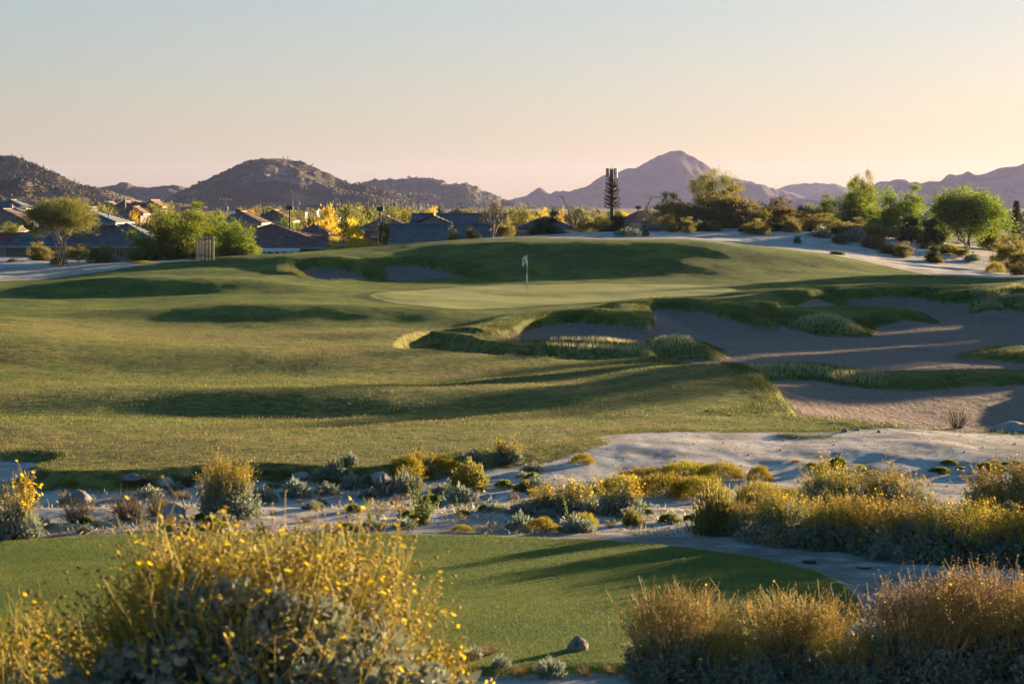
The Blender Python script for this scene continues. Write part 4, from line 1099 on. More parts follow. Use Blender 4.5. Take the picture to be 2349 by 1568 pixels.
def fake_pine():
    D = 330.0; x = (1404-CX)*D/F; g = gz(x, D); top = (HY-383)*D/F - g
    r = link('cell_tower', None, None, (x, D, g)); tag(r, 'mobile phone mast disguised as a dark pine with antenna panels on top', 'cell tower')
    mb = MB(); mb.tube([(0,0,-0.5),(0,0,top-0.3)], [0.34,0.20], 10); mb.build('trunk', M_POLE, r)
    rng = random.Random(4)
    s0 = (HY-480)*D/F - g; s1 = (HY-412)*D/F - g
    nb = 84
    for k in range(nb):
        t = k/(nb-1); zz = s0 + (s1-s0)*t; q = k*2.4; L = (1.10 - 0.32*t)*rng.uniform(0.85, 1.15)
        c, s = math.cos(q), math.sin(q); e = Vector((c*L, s*L, zz + 0.28*L))
        mb = MB(); mb.tube([(0,0,zz), (c*L*0.55, s*L*0.55, zz+0.05), e], [0.035,0.028,0.018], 4)
        for j in range(11):
            f = 0.30 + 0.7*j/10; p0 = Vector((c*L*f, s*L*f, zz + 0.02 + 0.26*L*f*f))
            for side in (-1, 1):
                dd = Vector((c*0.5 - s*side, s*0.5 + c*side, 0.35)).normalized()*0.20*rng.uniform(0.7,1.2); up = Vector((0,0,0.07))
                mb.add([p0-up, p0+dd*0.6-up*0.6, p0+dd, p0+dd*0.6+up, p0+up], [(0,1,2,3,4)])
        mb.build('branch', M_PINE, r)
    za, zb_ = (HY-408)*D/F - g, (HY-386)*D/F - g
    mb = MB(); mb.tube([(0,0,zb_-0.3),(0,0,top+0.2)], [0.05,0.02], 6); mb.build('lightning_rod', M_POLEGREY, r)
    for k in range(9):
        q = k*2*math.pi/9 + 0.2; c, s = math.cos(q), math.sin(q); R_ = 0.78
        mb = MB(); vs = []
        for (u, w) in ((-0.10,-0.05),(0.10,-0.05),(0.10,0.05),(-0.10,0.05)):
            for zz in (za, zb_): vs.append((c*(R_+w) - s*u, s*(R_+w) + c*u, zz))
        mb.add(vs, [(0,2,3,1),(2,4,5,3),(4,6,7,5),(6,0,1,7),(1,3,5,7),(6,4,2,0)])
        mb.tube([(0,0,(za+zb_)/2),(c*R_*0.95,s*R_*0.95,(za+zb_)/2)], 0.03, 5)
        mb.build('antenna_panel', M_POLEGREY if k % 2 else M_PANEL, r)
M_PANEL = simple_mat('antenna_panel', (0.110, 0.105, 0.095), 0.6, 0.2, 4)
fake_pine()

# flagstick on the green
p = seen(1208.5, 672, 110); D_ = p.y; hp = (672-583)*D_/F
fl = link('flagstick', None, None, p); tag(fl, 'black and white banded flagstick with a limp white flag on the putting green', 'flagstick')
M_BLACK = simple_mat('black_paint', (0.018, 0.018, 0.018), 0.5, 0.1, 5)
bands = [(0.0, 0.28, M_BLACK), (0.28, 0.50, M_WHITE), (0.50, 0.70, M_BLACK), (0.70, 0.86, M_WHITE), (0.86, 1.0, M_BLACK)]
for a_, b_, mm in bands:
    mb = MB(); mb.tube([(0,0,hp*a_ - (0.1 if a_ == 0 else 0)), (0,0,hp*b_)], 0.017, 8); mb.build('pole_section', mm, fl)
bm = bmesh.new(); gn = 14; gv = []
fw, fh = 0.36, 0.52
for i in range(gn):
    for j in range(gn):
        u, v = i/(gn-1), j/(gn-1)
        gv.append(bm.verts.new((-0.018 - u*fw*0.62, 0.05*math.sin(u*9+v*2)*u, hp*0.985 - v*fh*0.62 - u*0.34*(0.55+0.45*v))))
for i in range(gn-1):
    for j in range(gn-1): bm.faces.new((gv[i*gn+j], gv[(i+1)*gn+j], gv[(i+1)*gn+j+1], gv[i*gn+j+1]))
me = bpy.data.meshes.new('flag'); bm.to_mesh(me); bm.free()
mf, nt, pb, out = new_mat('flag_cloth'); b = NB(nt)
gco = b.n('ShaderNodeTexCoord').outputs['Generated']; sx = b.n('ShaderNodeSeparateXYZ'); nt.links.new(gco, sx.inputs[0])
dd = b.math('ADD', b.math('POWER', b.math('SUBTRACT', sx.outputs[0], 0.42), 2.0), b.math('MULTIPLY', b.math('POWER', b.math('SUBTRACT', sx.outputs[2], 0.52), 2.0), 0.55))
b.put(pb.inputs['Base Color'], b.mix(b.ramp(dd, 0.016, 0.024), (0.02, 0.02, 0.02), (0.75, 0.75, 0.73))); pb.inputs['Roughness'].default_value = 0.8
me.materials.append(mf); me.polygons.foreach_set('use_smooth', np.ones(len(me.polygons), bool)); link('flag', me, fl)

# ---------------------------------------------------------------- trees and tall shrubs
TREE = {}
TREE['mesquite']  = [crown_tree('mesquite', 101, 5.0, 6.0, 0.75, 130, 24000, 0.23, 0.30, M_GREEN, M_BARK, 4, 0.13, 0.46, 0.0, 8, 0.35),
                     crown_tree('mesquite', 102, 5.0, 6.0, 0.2, 130, 24000, 0.23, 0.30, M_GREEN, M_BARK, 4, 0.15, 0.40, 0.1, 6, 0.1, True)]
TREE['yellow']    = [crown_tree('palo_verde', 111, 4.6, 4.4, 0.3, 110, 15000, 0.24, 0.28, M_YELLOW, M_BARKPALE, 4, 0.10, 0.26, 0.9, 6, 0, True),
                     crown_tree('palo_verde', 112, 4.6, 4.4, 0.2, 110, 13000, 0.24, 0.28, M_YELLOW, M_BARKPALE, 4, 0.10, 0.30, 0.8, 7, 0, True)]
TREE['wispy']     = [crown_tree('wispy_palo_verde', 121, 5.2, 5.2, 2.1, 90, 17000, 0.36, 0.09, M_WISPY, M_BARKPALE, 5, 0.065, 0.40, 0.5, 6, 0.1),
                     crown_tree('wispy_palo_verde', 122, 5.2, 5.2, 1.2, 60, 9000, 0.36, 0.09, M_WISPY, M_BARKPALE, 4, 0.06, 0.34, 0.9, 5, 0.0)]
TREE['olive']     = [crown_tree('creosote', 131, 3.0, 3.4, 0.05, 100, 8500, 0.16, 0.42, M_OLIVE, M_TWIG, 7, 0.05, 0.22, 0.8, 7, 0, True),
                     crown_tree('creosote', 132, 3.0, 3.4, 0.05, 85, 7500, 0.16, 0.42, M_OLIVE, M_TWIG, 7, 0.05, 0.22, 0.9, 6, 0, True),
                     crown_tree('creosote', 133, 3.0, 3.4, 0.3, 80, 8000, 0.15, 0.42, M_OLIVE, M_TWIG, 6, 0.05, 0.24, 0.9, 6)]
TREE['dark']      = [crown_tree('dark_bush', 141, 2.4, 3.2, 0.0, 90, 9000, 0.18, 0.35, M_DARKGREEN, M_BARK, 4, 0.06, 0.24, 0.4, 6, 0, True)]
TREE['lime']      = [crown_tree('lime_tree', 151, 4.0, 4.0, 0.2, 90, 11000, 0.21, 0.35, leaf_mat('lime_leaf', [(0.11, 0.13, 0.02), (0.20, 0.20, 0.03), (0.26, 0.22, 0.03)], 0.5), M_BARK, 4, 0.10, 0.34, 0.4, 6, 0, True)]
TREE['bare']      = [bare_tree_mesh(161, 3.6, 3.2)]
TDIM = {'mesquite': (5.0, 6.0), 'yellow': (4.6, 4.4), 'wispy': (5.2, 5.2), 'olive': (3.0, 3.4), 'dark': (2.4, 3.2), 'lime': (4.0, 4.0), 'bare': (3.6, 3.2)}
TNAME = {'mesquite': 'mesquite_tree', 'yellow': 'palo_verde_tree', 'wispy': 'palo_verde_tree', 'olive': 'creosote_bush', 'dark': 'evergreen_bush', 'lime': 'broadleaf_tree', 'bare': 'bare_tree'}
TCAT = {'mesquite': 'tree', 'yellow': 'tree', 'wispy': 'tree', 'olive': 'bush', 'dark': 'bush', 'lime': 'tree', 'bare': 'tree'}
_tk = [0]
TH = 'bushes of the thicket on the right bank'
def tree(kind, vx, top, wpx, D, label, group=None, var=None):
    _tk[0] += 1; k = _tk[0]
    lib = TREE[kind]; wood, crown = lib[(k if var is None else var) % len(lib)]
    p = at_dist(vx, D); h0, w0 = TDIM[kind]
    h = max(0.4, (HY-top)*D/F - p.z); w = wpx*D/F * (1.22 if kind == 'olive' and group == TH else 1.0)
    r = link(TNAME[kind], None, None, p, (k*2.399) % 6.283, (w/w0, w/w0, h/h0))
    tag(r, label, TCAT[kind], group)
    link('trunk', wood, r, (0, 0, -0.05)); link('crown', crown, r)
    return r
tree('wispy', 138, 462, 160, 176, 'airy pale-trunked palo verde on the sandy bank at left', var=0)
tree('mesquite', 402, 468, 205, 187, 'big bright green spreading tree behind the slat screen', var=1)
tree('mesquite', 540, 500, 112, 184, 'smaller round green tree right of the slat screen', var=1)
tree('mesquite', 484, 487, 100, 194, 'green tree crown between the big tree and the round one', var=1)
tree('mesquite', 668, 489, 84, 226, 'green tree above the ridge of the purple tile roof', var=1)
tree('yellow', 750, 484, 132, 219, 'largest bright yellow blooming tree above the purple roof', var=0)
tree('yellow', 815, 508, 92, 206, 'yellow blooming tree in front of the brown roof', var=1)
tree('yellow', 772, 545, 100, 192, 'low yellow-green shrub at the left of the hedge before the mound', var=1)
tree('yellow', 828, 545, 96, 193, 'low yellow shrub in the middle of the hedge before the mound', var=0)
tree('yellow', 868, 554, 52, 193, 'small yellow shrub at the right end of the hedge before the mound', var=1)
tree('lime', 895, 518, 44, 207, 'olive-yellow shrub beside the tall lamp post')
tree('dark', 884, 512, 52, 214, 'dark shrub behind the tall lamp post')
tree('lime', 822, 478, 110, 300, 'wide olive tree crown above the yellow tree', 'far tree tops')
tree('lime', 880, 482, 96, 292, 'dull green tree crown left of the leaning street light', 'far tree tops')
tree('lime', 940, 489, 84, 262, 'yellow-green tree left of the small gable', 'far tree tops')
tree('yellow', 985, 486, 60, 275, 'yellow tree top over the small gable of the slate blue house', 'far tree tops')
tree('dark', 1008, 480, 30, 330, 'small dark round tree above the slate blue house')
tree('lime', 250, 479, 66, 268, 'green tree crowns behind the two-storey house', 'far tree tops')
tree('yellow', 302, 486, 66, 262, 'yellow hedge tree right of the two-storey house', 'far tree tops')
tree('lime', 225, 482, 50, 275, 'pale green tree left of the hill-foot houses', 'far tree tops')
tree('olive', 345, 476, 96, 262, 'russet tree left behind the big green tree', 'far tree tops')
tree('olive', 388, 474, 80, 268, 'russet tree top right behind the big green tree', 'far tree tops')
tree('olive', 600, 477, 90, 345, 'brownish far tree left of the lamp post', 'far tree tops')
tree('olive', 560, 482, 66, 330, 'brownish far tree behind the plain lamp post', 'far tree tops')
tree('yellow', 575, 488, 50, 300, 'small yellow far tree right of the plain lamp post', 'far tree tops')
tree('lime', 640, 480, 70, 380, 'dull far tree behind the two small street lamps', 'far tree tops')
tree('lime', 20, 520, 70, 212, 'olive hedge shrub between the left edge roofs')
tree('lime', 120, 478, 60, 290, 'green tree right of the left edge lamp', 'far tree tops')
tree('bare', 1131, 447, 74, 194, 'leafless tree on the sandy bank right of the slate blue house')
tree('olive', 1085, 520, 40, 193, 'small brown bush left of the leafless tree')
tree('olive', 1040, 517, 34, 192, 'grey-brown shrub against the slate blue roof')
tree('olive', 1158, 505, 50, 196, 'brown bush right of the leafless tree')
tree('lime', 1190, 486, 86, 268, 'green tree behind the low grey-blue house', 'far tree tops')
tree('yellow', 1238, 489, 60, 266, 'yellow tree top behind the low grey-blue house', 'far tree tops')
tree('yellow', 1282, 486, 42, 280, 'yellow tree top left of the leaning street light by the bare tree', 'far tree tops')
tree('dark', 1250, 501, 96, 191.5, 'dark round bush on the edge of the pale sand strip')
tree('bare', 1322, 468, 84, 196, 'leafless rosy tree right of the dark round bush')
tree('olive', 1356, 502, 60, 196, 'brown bush between the leafless tree and the fake pine')
tree('lime', 1388, 498, 48, 200, 'bright yellow-green bush at the foot of the fake pine')
tree('dark', 1417, 497, 56, 192.5, 'dark olive bush on the sand below the fake pine')
tree('bare', 1422, 482, 30, 197, 'thin leafless sapling beside the fake pine trunk')
tree('bare', 1484, 462, 60, 203, 'leafless tree in front of the maroon roof')
tree('olive', 1490, 500, 44, 197, 'brown bush in front of the maroon roof')
# the belt of tree tops out on the plain, between the houses and the hills
rb = random.Random(31); kinds_ = ['lime', 'olive', 'lime', 'yellow', 'olive', 'dark', 'lime']
BELT = {'lime': 'dull green', 'olive': 'brownish', 'yellow': 'yellow', 'dark': 'dark'}
for i in range(46):
    vx = 20 + i*31.5 + rb.uniform(-10, 10); D_ = rb.uniform(330, 470); k = kinds_[i % 7]
    ref = next((t for v, t in ((150, 'the left edge roofs'), (300, 'the two-storey house'), (480, 'the big green tree'), (620, 'the plain lamp post'), (760, 'the purple tile house'), (900, 'the tall lamp post'), (1060, 'the slate blue house'), (1200, 'the leafless tree'), (1330, 'the low grey-blue house')) if vx < v), 'the fake pine mast')
    tree(k, vx, rb.uniform(481, 493), rb.uniform(46, 84), D_, f'small {BELT[k]} tree top on the plain behind {ref}', 'tree tops on the plain')
# thicket on the right-hand bank
TH = 'bushes of the thicket on the right bank'
tree('olive', 1545, 446, 84, 201, 'leafy bush with open top at the left end of the thicket', TH)
tree('wispy', 1636, 393, 130, 204, 'tall airy palo verde standing out of the thicket', var=1)
tree('olive', 1610, 452, 110, 199, 'broad olive-brown bush below the tall airy palo verde', TH)
tree('olive', 1685, 432, 118, 200, 'largest olive-brown bush right of the tall airy palo verde', TH)
tree('olive', 1735, 470, 60, 197, 'drooping brown bush at the sand edge of the thicket', TH)
tree('bare', 1785, 440, 84, 206, 'bare twigs rising out of the thicket')
tree('olive', 1790, 462, 104, 202, 'olive bush in the middle of the thicket', TH)
tree('dark', 1845, 478, 66, 212, 'small dark tree between the olive bushes and the green trees')
tree('mesquite', 1890, 448, 112, 216, 'left low crown of the big green trees on the bank', var=1)
tree('olive', 1878, 492, 92, 196, 'brown bush in front of the left green tree', TH)
tree('olive', 1944, 500, 92, 193, 'reddish brown bush before the big green trees', TH)
tree('olive', 2006, 512, 86, 192, 'grey-brown bush on the slope before the big green trees', TH)
tree('wispy', 1978, 398, 74, 216, 'sparse tall tree top above the big green trees', var=1)
tree('mesquite', 1972, 422, 150, 213, 'dense dark green tree left of the pair on the bank', var=1)
tree('mesquite', 2060, 428, 160, 209, 'dense green tree in the middle of the bank', var=1)
tree('mesquite', 2218, 432, 186, 197, 'round green tree with visible forked trunk at right', var=0)
tree('dark', 2085, 500, 80, 196, 'dark bush between the two big green trees')
tree('dark', 2135, 505, 60, 194, 'dark shrub left of the round green tree trunk')
tree('lime', 2160, 488, 48, 210, 'yellow lit tree in the gap left of the round green tree')
tree('lime', 2272, 505, 70, 205, 'yellow-green shrub right of the round green tree trunk')
tree('olive', 2318, 540, 90, 182, 'big brown bush at the right edge below the round tree')
tree('olive', 2345, 565, 70, 172, 'brown bush cut by the right edge of the photo')
tree('olive', 232, 553, 80, 182, 'brown bush on the bank in front of the two-storey house')
tree('olive', 180, 560, 56, 186, 'dull bush behind the airy palo verde')
tree('olive', 95, 556, 60, 188, 'dark bush left behind the airy palo verde')
# low brush along the upper edge of the right bank
rb = random.Random(77)
for i in range(34):
    vx = 1530 + i*24.5 + rb.uniform(-22, 22)
    if vx > 2080 and rb.random() < 0.6: continue
    top_ = np.interp(vx, [1500, 1750, 1900, 2100, 2349], [508, 508, 520, 545, 575]) + rb.uniform(-8, 8); D_ = np.interp(vx, [1500, 1800, 2100, 2349], [193, 192, 187, 180]) + rb.uniform(-5, 6)
    k = ('olive', 'dark', 'olive')[i % 3]
    g_ = at_dist(vx, D_).z; hh = rb.uniform(0.35, 1.25); tp_ = HY - (g_ + hh)*F/D_
    tree(k, vx, tp_, rb.uniform(28, 70), D_, ('low olive' if k == 'olive' else 'low dark') + ' brush at the foot of the thicket on the right bank', 'low brush along the right bank')
# unseen bank trees added beyond the right edge, spaced to shade the bunkers
for i, (x_, y_, h_, w_) in enumerate([(44,172,5.5,6.5),(40,160,5.5,6.5),(37,149,5.0,6.0),(35,139,5.2,6.2),(33.5,130,5.0,6.0),(32,121,5.2,6.0),(27.5,101,5.0,5.6),(28.5,94,5.0,5.6),(48,150,6.5,7.5),(46,136,6.5,7.5),(43,124,6.0,7.0),(40,104,6.0,7.0)]):
    g_ = gz(x_, y_)
    tree('mesquite', CX + F*x_/y_, HY - (g_ + h_)*F/y_, w_*F/y_, y_, 'green tree of the bank beyond the right edge of the photo', 'trees beyond the right edge', i)

# dark conifer at the right edge
r = link('conifer', None, None, at_dist(2332, 240)); tag(r, 'dark conifer behind the shrubs at the right edge', 'tree')
hq = (HY-462)*240/F - r.location.z; rng = np.random.default_rng(5)
mb = MB(); mb.tube([(0,0,-0.2),(0,0,hq)], [0.12,0.02], 6); mb.build('trunk', M_BARK, r)
t = rng.uniform(0.25, 1.0, 9000); q = rng.uniform(0, 6.283, 9000); rr = rng.uniform(0.1, 1, 9000)**0.6 * (0.15 + 1.15*(1-t)) * (0.7 + 0.5*np.sin(q*3 + t*14))
c = np.stack([np.cos(q)*rr, np.sin(q)*rr, t*hq], 1)
link('crown', Soup().add(leaves(c, 0.16, 0.2, rng, np.stack([np.cos(q), np.sin(q), 0*q+0.3], 1), 0.6)).mesh('conifer_crown', M_DARKGREEN), r)

# saguaros and masts on the hill ridges
M_SAG = simple_mat('saguaro_skin', (0.060, 0.062, 0.040), 0.9, 0.2, 4)
def ridge_point(H, vx):
    XX, Y, Z = H; py = HY - Z*F/Y; px = CX + F*XX/Y
    best = None
    sel = np.abs(px - vx) < 3.5
    if not sel.any(): return Vector((0, 1400, 0))
    k = np.argmin(np.where(sel, py, 1e9)); k = np.unravel_index(k, py.shape)
    return Vector((XX[k], Y[k], Z[k]))
for vx, hp_, lab in ((48, 8, 'highest saguaro on the left hill ridge'), (101, 10, 'tallest saguaro half way down the left hill ridge'), (173, 9, 'left one of the paired saguaros low on the left hill ridge'), (182, 7, 'right one of the paired saguaros low on the left hill ridge')):
    p = ridge_point(HL, vx); h = hp_*p.y/F; r = link('saguaro', None, None, p); tag(r, lab, 'cactus')
    mb = MB(); mb.tube([(0,0,-0.8),(0,0,h*0.5),(0,0,h*0.95),(0,0,h)], [h*0.07,h*0.085,h*0.07,h*0.02], 8); mb.build('trunk', M_SAG, r)
    mb = MB(); mb.tube([(0,0,h*0.45),(h*0.16,0,h*0.45),(h*0.17,0,h*0.75)], [h*0.05,h*0.05,h*0.03], 6); mb.build('arm', M_SAG, r)
for vx, hp_, lab in ((653, 7, 'short mast on the central hill top'), (661, 9, 'lattice mast on the central hill top'), (720, 9, 'mast on the right shoulder of the central hill')):
    p = ridge_point(HM, vx); h = hp_*p.y/F; r = link('radio_mast', None, None, p); tag(r, lab, 'mast')
    mb = MB(); mb.tube([(0,0,-1),(0,0,h)], [0.22,0.10], 6); mb.build('pole', M_POLE, r)
    mb = MB(); mb.box(-0.6,0.6,-0.1,0.1,h*0.70,h*0.78); mb.box(-0.45,0.45,-0.1,0.1,h*0.86,h*0.91); mb.build('crossarm', M_POLE, r)
def on_hill(H, vx, vy):
    XX, Y, Z = H; py = HY - Z*F/Y; px = CX + F*XX/Y
    d = (px-vx)**2 + (py-vy)**2 + (Y - Y.min())*1e-4
    k = np.unravel_index(np.argmin(d), d.shape); return Vector((XX[k], Y[k], Z[k]))
for vx, vy, w_, h_, mt, lab in ((650, 402, 15, 5, M_WHITE, 'white building on the cut terrace of the central hill'), (714, 400, 16, 6, M_WALL_PINK, 'brown villa on the right shoulder of the central hill'), (607, 404, 10, 3, M_WHITE, 'small white shed on the terrace track of the central hill')):
    p = on_hill(HM, vx, vy); s = p.y/F; r = link('hilltop_building', None, None, p); tag(r, lab, 'building')
    w2, h2 = w_*s, h_*s; mb = MB(); mb.box(-w2/2, w2/2, 0, 6, -3, h2*0.7); mb.build('wall', mt, r)
    mb = MB(); mb.box(-w2/2-0.4, w2/2+0.4, -0.5, 6.4, h2*0.7+0.01, h2*0.85); mb.build('roof', M_ROOF_BROWN if mt is M_WALL_PINK else M_WHITE, r)
    for k in range(3):
        mb = MB(); x = -w2/2 + (k+0.5)*w2/3; mb.box(x-0.5, x+0.5, -0.06, 0.02, h2*0.15, h2*0.5); mb.build('window', M_GLASS, r)

# scrub on the hills, one mass per hill
def scrub(H, n, size, seed, mat):
    XX, Y, Z = H; rng = np.random.default_rng(seed)
    w = np.ones_like(XX); i = rng.integers(0, XX.shape[0]-1, n*3); j = rng.integers(0, XX.shape[1]-1, n*3)
    fx = rng.random(n*3); fy = rng.random(n*3)
    def g(A): return A[i, j]*(1-fx)*(1-fy) + A[i, j+1]*fx*(1-fy) + A[i+1, j]*(1-fx)*fy + A[i+1, j+1]*fx*fy
    P = np.stack([g(XX), g(Y), g(Z)], 1)
    px = CX + F*P[:, 0]/P[:, 1]
    den = 1.5*fbm(P[:, 0]/45, P[:, 2]/16, seed, 4) + 0.25*rng.normal(size=len(P))
    P = P[(px > -80) & (px < 2430) & (den > -0.1)][:n]
    s = size*(0.45 + rng.exponential(0.5, len(P)).clip(0, 1.9))
    U = np.array([(1,0,0.3),(0.31,0.95,0.3),(-0.81,0.59,0.3),(-0.81,-0.59,0.3),(0.31,-0.95,0.3),(0.35,0.1,0.95),(-0.3,0.15,0.85)])
    V = U[None]*s[:, None, None]*rng.uniform(0.7, 1.3, (len(P), 7, 1)) + P[:, None]
    f = np.array([(0,1,5),(1,2,6),(2,3,6),(3,4,5),(4,0,5),(1,6,5),(3,5,6)])
    me = mesh_np('desert_scrub', V.reshape(-1, 3), (f[None] + (np.arange(len(P))*7)[:, None, None]).reshape(-1, 3), mat)
    o = link('desert_scrub', me); tag(o, 'dark low desert scrub dotting the hillside', None, None, 'stuff'); return o
M_SCRUB = simple_mat('hill_scrub_leaf', (0.070, 0.066, 0.040), 0.9, 0.35, 0.3)
scrub(HL, 9000, 0.60, 1, M_SCRUB); scrub(HLL, 6000, 0.50, 2, M_SCRUB); scrub(HM, 13000, 0.70, 3, M_SCRUB); scrub(HB, 4000, 1.2, 4, M_SCRUB)
_r0 = rows[(rows > 262) & (rows < 1300)]; _i0 = np.where((rows > 262) & (rows < 1300))[0]; _j0 = np.where((cols > -80) & (cols < 2430))[0][::8]
scrub((Xg[np.ix_(_i0, _j0)], Dg[np.ix_(_i0, _j0)], z[np.ix_(_i0, _j0)]), 6000, 1.0, 6, M_SCRUB)

# ---------------------------------------------------------------- desert plants between tee and fairway
BB_A = brittlebush(201, 1.15, 1.26, 1700, 15, 1750, 0.46, 0.34, 0.074, 0.0032, 0.0115, 0.0175, 0.12)
BB_B = brittlebush(202, 0.80, 0.60, 700, 13, 560, 0.48, 0.03, 0.062, 0.0038, 0.0120, 0.019, 0.35, M_STALKDRY)
BB_C = brittlebush(203, 0.80, 0.74, 620, 12, 400, 0.34, 0.38, 0.064, 0.0034, 0.0115, 0.018, 0.5)
BB_D = brittlebush(204, 0.85, 0.80, 640, 12, 420, 0.34, 0.26, 0.064, 0.0034, 0.0120, 0.018, 0.5)
BB_F = brittlebush(206, 0.85, 0.66, 560, 12, 420, 0.42, 0.40, 0.064, 0.0034, 0.0115, 0.018, 0.5)
BB_E = brittlebush(205, 0.45, 0.40, 150, 12, 130, 0.30, 0.35, 0.060, 0.0034, 0.012, 0.024)     # small, for the waste ground
def bush(lib, p, rz, sc, label, group=None, cat='bush', name='brittlebush'):
    r = link(name, None, None, p, rz, sc); tag(r, label, cat, group)
    for k, me in lib.items():
        o = link(k, me, r)
        if k != 'stem': o['kind'] = 'stuff'
    return r
BR = 'brittlebushes in flower'
bush(BB_A, at_dist(560, 15.0), 0.4, (1.36, 1.10, 1.08), 'largest brittlebush in front, grey mound crowned with yellow flowers', BR)
bush(BB_D, at_dist(60, 16.8), 1.2, (1.05, 1.0, 1.26), 'blurred brittlebush in the bottom left corner', BR)
bush(BB_C, at_dist(300, 16.2), 2.9, (0.8, 0.8, 1.0), 'brittlebush at the left foot of the largest one', BR)
bush(BB_C, at_dist(960, 15.6), 4.2, (0.62, 0.62, 1.0), 'brittlebush with yellow flowers at the right foot of the largest one', BR)
bush(BB_B, at_dist(1565, 25.6), 0.8, (0.92, 0.8, 0.92), 'tan seed-headed brittlebush left of the pair before the tee end', BR)
bush(BB_B, at_dist(1815, 25.8), 3.6, (0.86, 0.8, 0.86), 'tan seed-headed brittlebush right of the pair before the tee end', BR)
bush(BB_B, at_dist(2085, 25.4), 5.1, (0.95, 0.9, 1.02), 'seed-headed brittlebush left in the bottom right corner', BR)
bush(BB_B, at_dist(2275, 25.9), 2.1, (1.02, 1.0, 1.12), 'tallest seed-headed brittlebush in the bottom right corner', BR)
bush(BB_D, at_dist(1690, 25.2), 2.2, (0.55, 0.5, 0.62), 'low brittlebush filling the gap of the pair before the tee end', BR)
bush(BB_F, at_dist(1955, 25.1), 1.0, (0.5, 0.5, 0.6), 'low brittlebush between the pair and the bottom right corner bushes', BR)
bush(BB_D, at_dist(2450, 25.5), 0.2, (1.0, 1.0, 1.0), 'brittlebush cut by the right edge in the bottom corner', BR)
HG = 'brittlebushes of the hedge right of the tee'
HEDGE = [(1700,1222,0.70,0.62,BB_C,'left end bush of the brittlebush hedge right of the tee'),
         (1800,1243,0.80,0.86,BB_D,'second bush from the left in the front of the brittlebush hedge'),
         (1905,1254,0.72,0.74,BB_C,'third and lower bush in the front of the brittlebush hedge'),
         (2010,1266,0.86,0.98,BB_F,'middle front bush of the brittlebush hedge'),
         (2120,1282,0.90,0.86,BB_D,'dense bush right of the middle of the hedge front'),
         (2235,1284,0.96,1.08,BB_F,'tall front bush of the hedge near the right edge'),
         (2350,1292,0.95,0.94,BB_C,'front bush of the hedge cut by the right edge'),
         (1900,1190,0.80,0.92,BB_C,'left bush in the back row of the hedge'),
         (2050,1198,0.92,1.00,BB_D,'largest bush in the middle of the hedge back row'),
         (2310,1206,0.95,1.05,BB_C,'back row bush of the hedge at the right edge')]
for i, (vx, vy, sx_, sz_, lib, lab) in enumerate(HEDGE):
    bush(lib, seen(vx, vy, 30, 46), i*1.7, (sx_*1.12, sx_*1.0, sz_*(0.80 + 0.22*((i*7) % 5)/4)), lab, HG)
# beyond the right edge the hedge goes on
for i, (vx, vy) in enumerate([(2500,1290),(2620,1285),(2740,1280),(2480,1200),(2600,1190)]):
    bush(BB_C if i % 2 else BB_D, seen(vx, vy, 30, 46), i*2.2, 1.15, 'brittlebush of the hedge beyond the right edge', 'hedge beyond the right edge')
bush(BB_C, seen(525, 1186, 30, 50), 0.3, (0.70, 0.70, 0.98), 'yellow brittlebush standing alone among the dry clumps', BR)

CUSH = [cushion_mesh(301, 5200, 0.16, 0.10, M_CUSHION), cushion_mesh(302, 4200, 0.17, 0.10, M_CUSHION)]
GREYC = [cushion_mesh(311, 800, 0.30, 0.36, M_GREYLEAF, 0.5, 'grey_cushion', 0.05), cushion_mesh(312, 380, 0.38, 0.34, M_GREYLEAF, 0.4, 'grey_cushion', 0.02)]
GRNC = [cushion_mesh(321, 900, 0.38, 0.30, M_WEED, 0.6, 'green_cushion')]
CREO = [cushion_mesh(331, 2600, 0.14, 0.40, M_OLIVE, 0.7, 'creosote_low', 0.1)]
DRY = [twig_clump_mesh(341, 240, M_TWIG), twig_clump_mesh(342, 160, M_BARE)]
STRAWT = [twig_clump_mesh(351, 90, M_STRAW, 0.9, 0.010), twig_clump_mesh(352, 60, M_STRAW, 0.6, 0.010)]
STALKW = [stalk_weed_mesh(361, 3, 0.7, M_WEED), stalk_weed_mesh(362, 8, 0.8, M_WEED), stalk_weed_mesh(363, 1, 0.6, M_WEED)]
def plant(meshes, k, vx, vy, wpx, hpx, name, label, cat='plant', group=None, unit=True, dmin=30, dmax=62, dist=None):
    p = seen(vx, vy, dmin, dmax) if dist is None else at_dist(vx, dist); s = p.y/F
    sc = (wpx*s*0.5, wpx*s*0.5, hpx*s) if unit else (hpx*s/0.75,)*3
    o = link(name, meshes[k % len(meshes)], None, p - Vector((0, 0, 0.01)), (vx*0.37 + vy) % 6.283, sc)
    return tag(o, label, cat, group)
MAT = 'yellow-green mats of low shrub beside the hedge'
